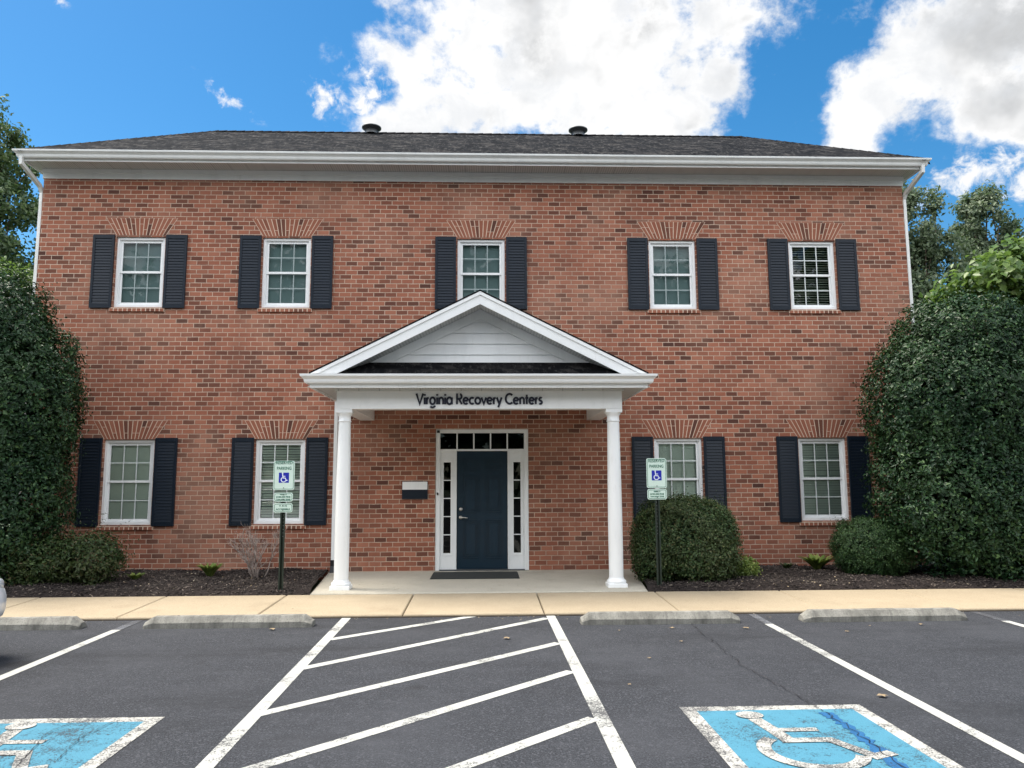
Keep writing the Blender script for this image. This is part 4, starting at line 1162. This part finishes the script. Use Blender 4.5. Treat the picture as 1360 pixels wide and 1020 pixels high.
def bush(name, label, cat, loc, lobes, nshoot, k, leaf, asp, material, group=None, depth=.16, lump=.10, wood_r=.03, fold=.25, pw=2.4, stray=0, f=3.0):
    """lobes: (centre, radii, share of the shoots); coordinates relative to loc"""
    r = empty(name, loc, label, cat, group)
    parts = []
    for i, (c_, R_, sh) in enumerate(lobes):
        P, Nn = shell_points(int(nshoot*sh), c_, R_, 31+i*7+int(abs(loc[0])*10), pw, lump, .03, depth, f)
        P, Nn = sprigs(P, Nn, k, leaf*.75, leaf)
        m_ = P[:,2] > .02; parts.append(leaves_np(P[m_], Nn[m_], leaf, asp, fold))
        Pi, Ni = shell_points(int(nshoot*sh*.5), c_, np.array(R_)*.78, 31+i*7+int(abs(loc[0])*10), pw, lump, .03, .08, f)
        Pi, Ni = sprigs(Pi, Ni, 5, leaf*1.2, leaf); parts.append(leaves_np(Pi, Ni, leaf*1.5, asp*1.2, fold))
        if stray:                                       # shoots that stand out from the outline
            Ps, Ns = shell_points(int(stray*sh), c_, np.array(R_)*1.03, 31+i*7+int(abs(loc[0])*10), pw, lump, .1, .01, f)
            for t_ in (0., .35, .7, 1.0, 1.4):
                q = Ps + (Ns+np.array((0,0,.8)))*leaf*2.2*t_ + RNG.normal(0, leaf*.25, Ps.shape)
                parts.append(leaves_np(q, Ns, leaf*.9, asp, fold))
    V, F = merge(parts)
    np_mesh('foliage', V, F, material, r)
    w = MB()
    tips = []
    for c_, R_, sh in lobes:
        for _ in range(7):
            tips.append((c_[0]+random.uniform(-.6,.6)*R_[0], c_[1]+random.uniform(-.6,.6)*R_[1], c_[2]+random.uniform(-.1,.7)*R_[2]))
    branches(w, (0,0,-.05), tips, wood_r)
    w.build('trunk', M['bark'], r)
    return r
bush('holly_bush', 'tall dark holly bush covering the left corner of the building', 'bush', (-7.55, -1.45, 0),
     [((0,0,1.3), (1.17,.92,1.3), .38), ((.02,0,2.75), (1.28,.95,1.4), .42), ((-.20,0,3.85), (.95,.8,.98), .20)], 7800, 8, .060, .5, M['holly'], 'tall hollies at the building ends', .07, .15, .07, stray=150, f=8.5)
bush('holly_bush', 'tall dark holly bush covering the right corner of the building', 'bush', (7.78, -1.5, 0),
     [((-.12,0,1.33), (1.42,1.0,1.32), .36), ((-.05,.05,2.7), (1.46,1.05,1.3), .40), ((.12,.1,3.5), (1.15,.9,1.0), .24)], 8400, 8, .062, .5, M['holly'], 'tall hollies at the building ends', .07, .15, .07, stray=150, f=8.5)
bush('holly_bush', 'lower spreading skirt of glossy green holly at the far right end of the bed', 'bush', (8.6, -1.75, 0),
     [((-.4,0,.75), (1.0,.75,.85), .5), ((.7,.2,1.3), (1.1,.8,1.4), .5)], 3600, 8, .064, .5, M['holly'], None, .08, .17, .05, stray=60, f=4.0)
bush('low_shrub', 'low loose green shrub with brownish tips at the foot of the left holly', 'shrub', (-6.2, -1.5, 0),
     [((-.35,0,.36), (.55,.5,.42), .5), ((.30,0,.38), (.48,.45,.40), .5)], 1500, 6, .045, .45, M['lowshrub'], None, .25, .18, .02, stray=220, f=5.0)
bush('rounded_shrub', 'large rounded clipped shrub behind the single plate parking sign', 'shrub', (3.18, -1.35, 0),
     [((0,0,.62), (.79,.76,.64), .75), ((-.52,-.28,.32), (.36,.42,.34), .08), ((.16,-.42,.34), (.52,.45,.36), .17)], 6800, 8, .034, .6, M['azalea'], None, .11, .13, .03, pw=2.6, stray=160, f=6.5)
bush('boxwood', 'small clipped round boxwood between the ground floor window and the right holly', 'shrub', (6.22, -1.2, 0),
     [((0,0,.44), (.57,.55,.47), 1.0)], 3400, 8, .027, .6, M['boxwood'], None, .10, .10, .025, pw=2.8, stray=70, f=6.0)
def tuft(name, label, loc, n_, h, spread, material, leaf=.09, cat='plant'):
    r = empty(name, loc, label, cat)
    V = []; F = []
    for k in range(n_):
        a = random.uniform(0, 6.28); d = Vector((math.cos(a), math.sin(a), 0)); s_ = Vector((-d.y, d.x, 0)); L_ = random.uniform(.5, 1.0)
        w_ = leaf*.11*random.uniform(.8, 1.3); b = len(V)
        st = Vector((random.uniform(-.03,.03), random.uniform(-.03,.03), 0))
        for t_, ww in ((0,.3),(.4,1),(.75,.8),(1,.05)):
            q = st+d*spread*L_*t_+Vector((0,0,h*L_*(t_*1.35-.62*t_*t_)))
            V += [q-s_*w_*ww, q+s_*w_*ww]
        F += [(b+2*i, b+2*i+1, b+2*i+3, b+2*i+2) for i in range(3)]
    np_mesh('leaves', np.array([tuple(v) for v in V]), np.array(F), material, r)
    c_ = MB(); c_.lathe([(.02,-.03),(.018,.02),(.005,.04)], 0, 0, 8); c_.build('crown', M['bark'], r)
    return r
tuft('seedling', 'tiny bright lime seedling alone in the left mulch bed', (-5.33, -1.2, .045), 80, .13, .15, M['lime'], .15)
tuft('perennial', 'small green leafy perennial by the wall in the left mulch bed', (-4.32, -.85, .045), 140, .27, .24, M['lime'], .14)
tuft('perennial', 'yellow green clump against the wall beside the boxwood', (5.52, -.75, .045), 190, .33, .34, M['lime'], .19)
tuft('seedling', 'small dull green weed by the wall left of the yellow green clump', (5.08, -.6, .045), 60, .15, .14, M['azalea'], .12)
bush('ground_cover', 'low pale green runner spilling from the right foot of the rounded shrub', 'plant', (4.12, -1.25, 0), [((0,0,.13), (.22,.3,.15), 1.0)], 260, 5, .04, .6, M['lime'], None, .3, .2, .008)
# bare twiggy shrub
tw = empty('twiggy_shrub', (-3.5, -1.05, .03), 'bare grey twiggy shrub below the blinds window, left of the two plate sign', 'shrub')
t_ = MB()
def grow(p, d, L, r_, lev):
    q = p+d*L; mid = p+d*L*.5+Vector((random.uniform(-.02,.02), random.uniform(-.02,.02), 0))
    t_.tube([p, mid, q], [r_, r_*.85, r_*.65], 4)
    if lev == 0: return
    for _ in range(random.choice((2,3,3))):
        nd = (d+Vector((random.uniform(-.6,.6), random.uniform(-.5,.5), random.uniform(-.15,.45)))).normalized()
        grow(q if random.random() < .6 else mid, nd, L*random.uniform(.55,.85), r_*.62, lev-1)
for k in range(10):
    a = random.uniform(0, 6.28)
    grow(Vector((.07*math.cos(a), .06*math.sin(a), -.04)), Vector((.38*math.cos(a), .3*math.sin(a), 1)).normalized(), random.uniform(.22,.32), .0105, 4)
t_.build('branches', M['twig'], tw)
# trees
def tree(name, label, loc, height, crown, nshoot, k, leaf, asp, material, trunk_r, group=None, spread=1.0, up=.2):
    r = empty(name, loc, label, 'tree', group)
    parts = []; tips = []
    for i, (c_, R_, sh) in enumerate(crown):
        m_ = int(nshoot*sh)
        # clumps through the volume of every lobe
        nc = max(10, int(m_/26)); d = RNG.normal(0, 1, (nc, 3)); d /= np.linalg.norm(d, axis=1)[:,None]
        rr = RNG.uniform(.25, 1.0, nc)**.45
        C_ = np.array(c_)+d*rr[:,None]*np.array(R_)
        cr = RNG.uniform(.10, .24, nc)*np.mean(R_)*spread
        idx = RNG.integers(0, nc, m_)
        dd = RNG.normal(0, 1, (m_, 3)); dd /= np.linalg.norm(dd, axis=1)[:,None]
        P = C_[idx]+dd*(cr[idx]*RNG.uniform(.2, 1.0, m_)**.5)[:,None]*np.array((1.15,1.15,.75))
        P, Nn = sprigs(P, dd*.7+d[idx]*.5, k, leaf*.8, leaf)
        parts.append(leaves_np(P, Nn, leaf, asp, .2, up, .5))
        tips += [tuple(C_[q]) for q in range(0, nc, max(1, nc//9))]
    V, F = merge(parts); np_mesh('crown', V, F, material, r)
    w = MB(); n_ = 7
    w.tube([(math.sin(k_*.9)*.12, math.cos(k_*1.3)*.1, -.2+height*.8*k_/n_) for k_ in range(n_+1)], [trunk_r*(1-.8*k_/n_) for k_ in range(n_+1)], 10)
    for tp in tips:
        z0 = max(height*.12, tp[2]*random.uniform(.35, .75)); branches(w, (0, 0, min(z0, height*.78)), [tp], trunk_r*.30, 4, .15)
    w.build('trunk', M['bark'], r)
    return r
tree('tall_tree', 'tall grey green tree just beyond the right corner of the building', (15.3, 12.5, .7), 11.5,
     [((-.2,0,9.6),(1.15,1.1,1.95),.30), ((-.9,.2,7.4),(1.2,1.2,2.0),.26), ((.9,0,7.9),(1.2,1.2,1.9),.26), ((0,0,5.2),(1.7,1.5,1.7),.18)], 5200, 5, .15, .55, M['tree_far'], .22, 'trees beyond the right end')
tree('tall_tree', 'second grey green tree farther right, its rounded top against the sky', (18.7, 13.5, .4), 11.2,
     [((-.1,0,10.3),(1.0,1.0,1.5),.3), ((.1,0,8.3),(1.5,1.4,1.8),.4), ((0,0,6.0),(1.9,1.8,1.8),.3)], 4600, 5, .15, .55, M['tree_far'], .22, 'trees beyond the right end')
tree('broadleaf_tree', 'bright green large leaved tree behind the right holly', (11.5, 2.6, -.1), 6.6,
     [((-.6,0,5.6),(1.1,1.1,.75),.24), ((.5,.2,5.9),(1.2,1.1,.9),.26), ((1.3,.2,4.7),(1.1,1.2,1.0),.22), ((0,0,4.5),(1.5,1.3,.8),.20), ((-.9,.3,4.2),(1.0,1.0,1.0),.12), ((-.2,.3,3.2),(1.3,1.2,.7),.08)], 2300, 4, .18, .72, M['tree_broad'], .10, None, 1.25, .5)
tree('tall_tree', 'large dark tree rising beyond the left corner of the building', (-15.4, 9.0, -.9), 14.0,
     [((0,0,12.0),(1.7,1.6,1.9),.28), ((.75,0,9.2),(2.0,1.8,2.2),.36), ((-.5,0,7.2),(2.2,2.0,2.0),.16), ((1.0,.2,5.4),(2.0,1.8,2.2),.20)], 7000, 5, .15, .55, M['tree_left'], .28)
tree('leafy_tree', 'lighter green small tree between the left holly and the tall dark tree', (-10.4, 3.0, -.1), 6.2,
     [((0,0,5.0),(1.3,1.2,1.3),.5), ((.7,0,3.8),(1.3,1.2,1.3),.5)], 3200, 5, .11, .55, M['tree_broad'], .12)
tree('leafy_tree', 'dense mid green tree filling the view between brick corner and right holly', (12.6, 7.5, -.1), 6.5,
     [((0,0,4.9),(1.9,1.5,1.3),.5), ((-.6,0,3.2),(2.2,1.6,1.5),.5)], 3600, 5, .13, .55, M['tree_left'], .14)
# wood across the lot, seen only in the glass
parts = []
for k in range(17):
    x = -46+k*5.8+random.uniform(-2,2); y = -42+random.uniform(-4,4); hgt = random.uniform(17, 22)
    P, Nn = shell_points(2600, (x, y, hgt*.52), (4.0, 3.2, hgt*.54), k, 2.0, .3, None, .3)
    parts.append(leaves_np(P, Nn, .8, .7))
V, F = merge(parts)
struct(np_mesh('far_wood', V, F, M['tree_left']), 'stuff', 'dark wood across the car park reflected in the window panes', 'wood')

# ------------------------------------------------------------------ fallen leaves and litter
lm_ = bpy.data.meshes.new('fallen_leaf')
lv = [(0,-.035,.002),(.022,-.012,.008),(.030,.012,.004),(.010,.018,.007),(0,.045,.003),(-.012,.018,.008),(-.030,.010,.003),(-.020,-.012,.009),(0,0,.004)]
lm_.from_pydata(lv, [], [(8,i,(i+1)%8) for i in range(8)]); lm_.materials.append(M['litter'])
spots = [(-2.28,-4.72),(0.28,-5.35),(1.5,-5.0),(2.1,-4.9),(2.02,-5.6),(1.55,-6.3),(3.02,-7.62),(4.3,-4.9),(3.9,-5.2),(4.55,-7.1),(1.2,-7.2),(2.9,-4.95),(4.9,-4.85)]
for i, (x, y) in enumerate(spots):
    o = bpy.data.objects.new('fallen_leaf', lm_); COL.objects.link(o); o.location = (x, y, ZP+.006)
    s_ = random.uniform(.45, 1.1) if i not in (0, 1, 6) else 1.3
    o.scale = (s_, s_*random.uniform(.6,1), s_); o.rotation_euler = (0, 0, random.uniform(0, 6.28))
    tag(o, 'small dry fallen leaf lying on the open asphalt', 'leaf', 'fallen leaves on the asphalt')
n_ = 420
X = RNG.uniform(-8.5, 9.0, n_); Y = RNG.uniform(-2.5, -.3, n_); kp = np.abs(X) > 2.75; X, Y = X[kp], Y[kp]
V, F = leaves_np(np.stack([X, Y, bed_h(X, Y)+.022], 1), np.tile([0,0,1.], (len(X),1)), .038, .5, .1, 2.0)
X2 = RNG.uniform(-2.3, 2.3, 46); Y2 = -2.5+np.abs(RNG.normal(0, .6, 46)); 
V2, F2 = leaves_np(np.stack([X2, Y2, np.full(46, .004)], 1), np.tile([0,0,1.], (46,1)), .035, .4, .05, 5.0)
X3 = RNG.uniform(-5.5, 6.5, 130); Y3 = -4.03-np.abs(RNG.normal(0, .10, 130)); m3 = RNG.random(130) < .25; Y3[m3] = RNG.uniform(-3.95, -2.6, m3.sum())
V3, F3 = leaves_np(np.stack([X3, Y3, np.where(m3, -.055+(Y3+4.0)/1.45*.034+.008, ZA+.006)], 1), np.tile([0,0,1.], (130,1)), .028, .5, .05, 5.0)
V, F = merge([(V, F), (V2, F2), (V3, F3)])
struct(np_mesh('leaf_litter', V, F, M['litter']), 'stuff', 'pale dry leaf scraps strewn over the mulch and porch', 'litter')

# ------------------------------------------------------------------ white car (only its nose corner reaches into the picture)
car = empty('parked_car', (-5.345, -5.70, ZA), 'white parked car nosing into the left bay, only its front corner in view', 'car')
def loft(mb, stations, smooth=True):
    n_ = len(stations[0]); vs = [v for s in stations for v in s]
    fs = [(i*n_+k, i*n_+(k+1)%n_, (i+1)*n_+(k+1)%n_, (i+1)*n_+k) for i in range(len(stations)-1) for k in range(n_)]
    fs += [tuple(range(n_))[::-1], tuple((len(stations)-1)*n_+k for k in range(n_))]
    mb.add(vs, fs, smooth)
def section(y, hw, zb_, zt_, sq=3.2, n_=28):
    out = []
    for k in range(n_):
        a = 2*math.pi*k/n_; c_, s_ = math.cos(a), math.sin(a); e = (abs(c_)**sq+abs(s_)**sq)**(-1/sq)
        out.append((hw*c_*e, y, (zb_+zt_)/2+(zt_-zb_)/2*s_*e))
    return out
bdm = MB()
loft(bdm, [section(y, hw, a, b) for y, hw, a, b in ((0.0,.62,.36,.62),(-.05,.76,.28,.70),(-.16,.86,.24,.76),(-.35,.905,.22,.80),(-.9,.915,.21,.88),(-1.5,.92,.20,.95),(-2.4,.925,.20,.97),(-3.5,.92,.21,.98),(-4.1,.90,.26,.97),(-4.38,.82,.34,.92),(-4.46,.66,.42,.84))])
bdy = bdm.build('body', M['car_white'], car)
cab = MB(); loft(cab, [section(y, hw, .90, zt_, 3.6) for y, hw, zt_ in ((-1.25,.80,.95),(-1.95,.74,1.36),(-2.3,.72,1.44),(-3.2,.70,1.45),(-3.8,.69,1.33),(-4.2,.74,.99))])
cab.build('cabin', M['glass_dark'], car)
rfm = MB(); loft(rfm, [section(y, hw, 1.36, zt_, 3.0) for y, hw, zt_ in ((-1.98,.70,1.40),(-2.3,.725,1.475),(-3.2,.705,1.485),(-3.75,.66,1.40))]); rfm.build('roof_panel', M['car_white'], car)
for s in (-1, 1):
    h_ = MB(); loft(h_, [section(-.12+.0*k, .01, .62, .70) for k in range(1)] + [[(s*(.60+x), y, z) for x, y, z in q] for q in (section(-.03,.14,.60,.68),section(-.16,.20,.60,.73),section(-.40,.12,.66,.76))][0:0] + [[(s*.66+x*.9, y, z) for x, y, z in section(-.045,.11,.585,.665)], [(s*.74+x*.9, y, z) for x, y, z in section(-.22,.12,.62,.745)]]) if False else None
    h_ = MB(); loft(h_, [[(s*.60+x, y, z) for x, y, z in section(-.035,.10,.57,.635)], [(s*.70+x, y, z) for x, y, z in section(-.20,.15,.60,.735)], [(s*.78+x, y, z) for x, y, z in section(-.42,.10,.68,.77)]])
    h_.build('headlight', M['lamp_glass'], car)
    mr = MB(); loft(mr, [[(s*1.0+x, y, z) for x, y, z in section(y_,w_,.98,1.12)] for y_, w_ in ((-1.58,.05),(-1.64,.09),(-1.72,.085))]); mr.build('mirror', M['car_white'], car)
gr_ = MB(); gr_.box(-.5, .5, -.06, .006, .33, .46); gr_.box(-.58, .58, -.10, .002, .225, .30); gr_.build('grille', M['black'], car)
for s in (-1, 1):
    for y in (-.88, -3.52):
        ty = MB(); X0, X1 = s*.70, s*.922
        ty.tube([(X0,y,.315),(X0+(X1-X0)*.08,y,.315),(X0+(X1-X0)*.92,y,.315),(X1,y,.315)], [.28,.315,.315,.28], 32)
        wh = ty.build('wheel', M['rubber'], car)
        ri = MB(); ri.tube([(X1-s*.05,y,.315),(X1+s*.004,y,.315)], .20, 28); ri.tube([(X1+s*.003,y,.315),(X1+s*.016,y,.315)], .06, 16)
        ri.build('rim', M['steel'], wh)
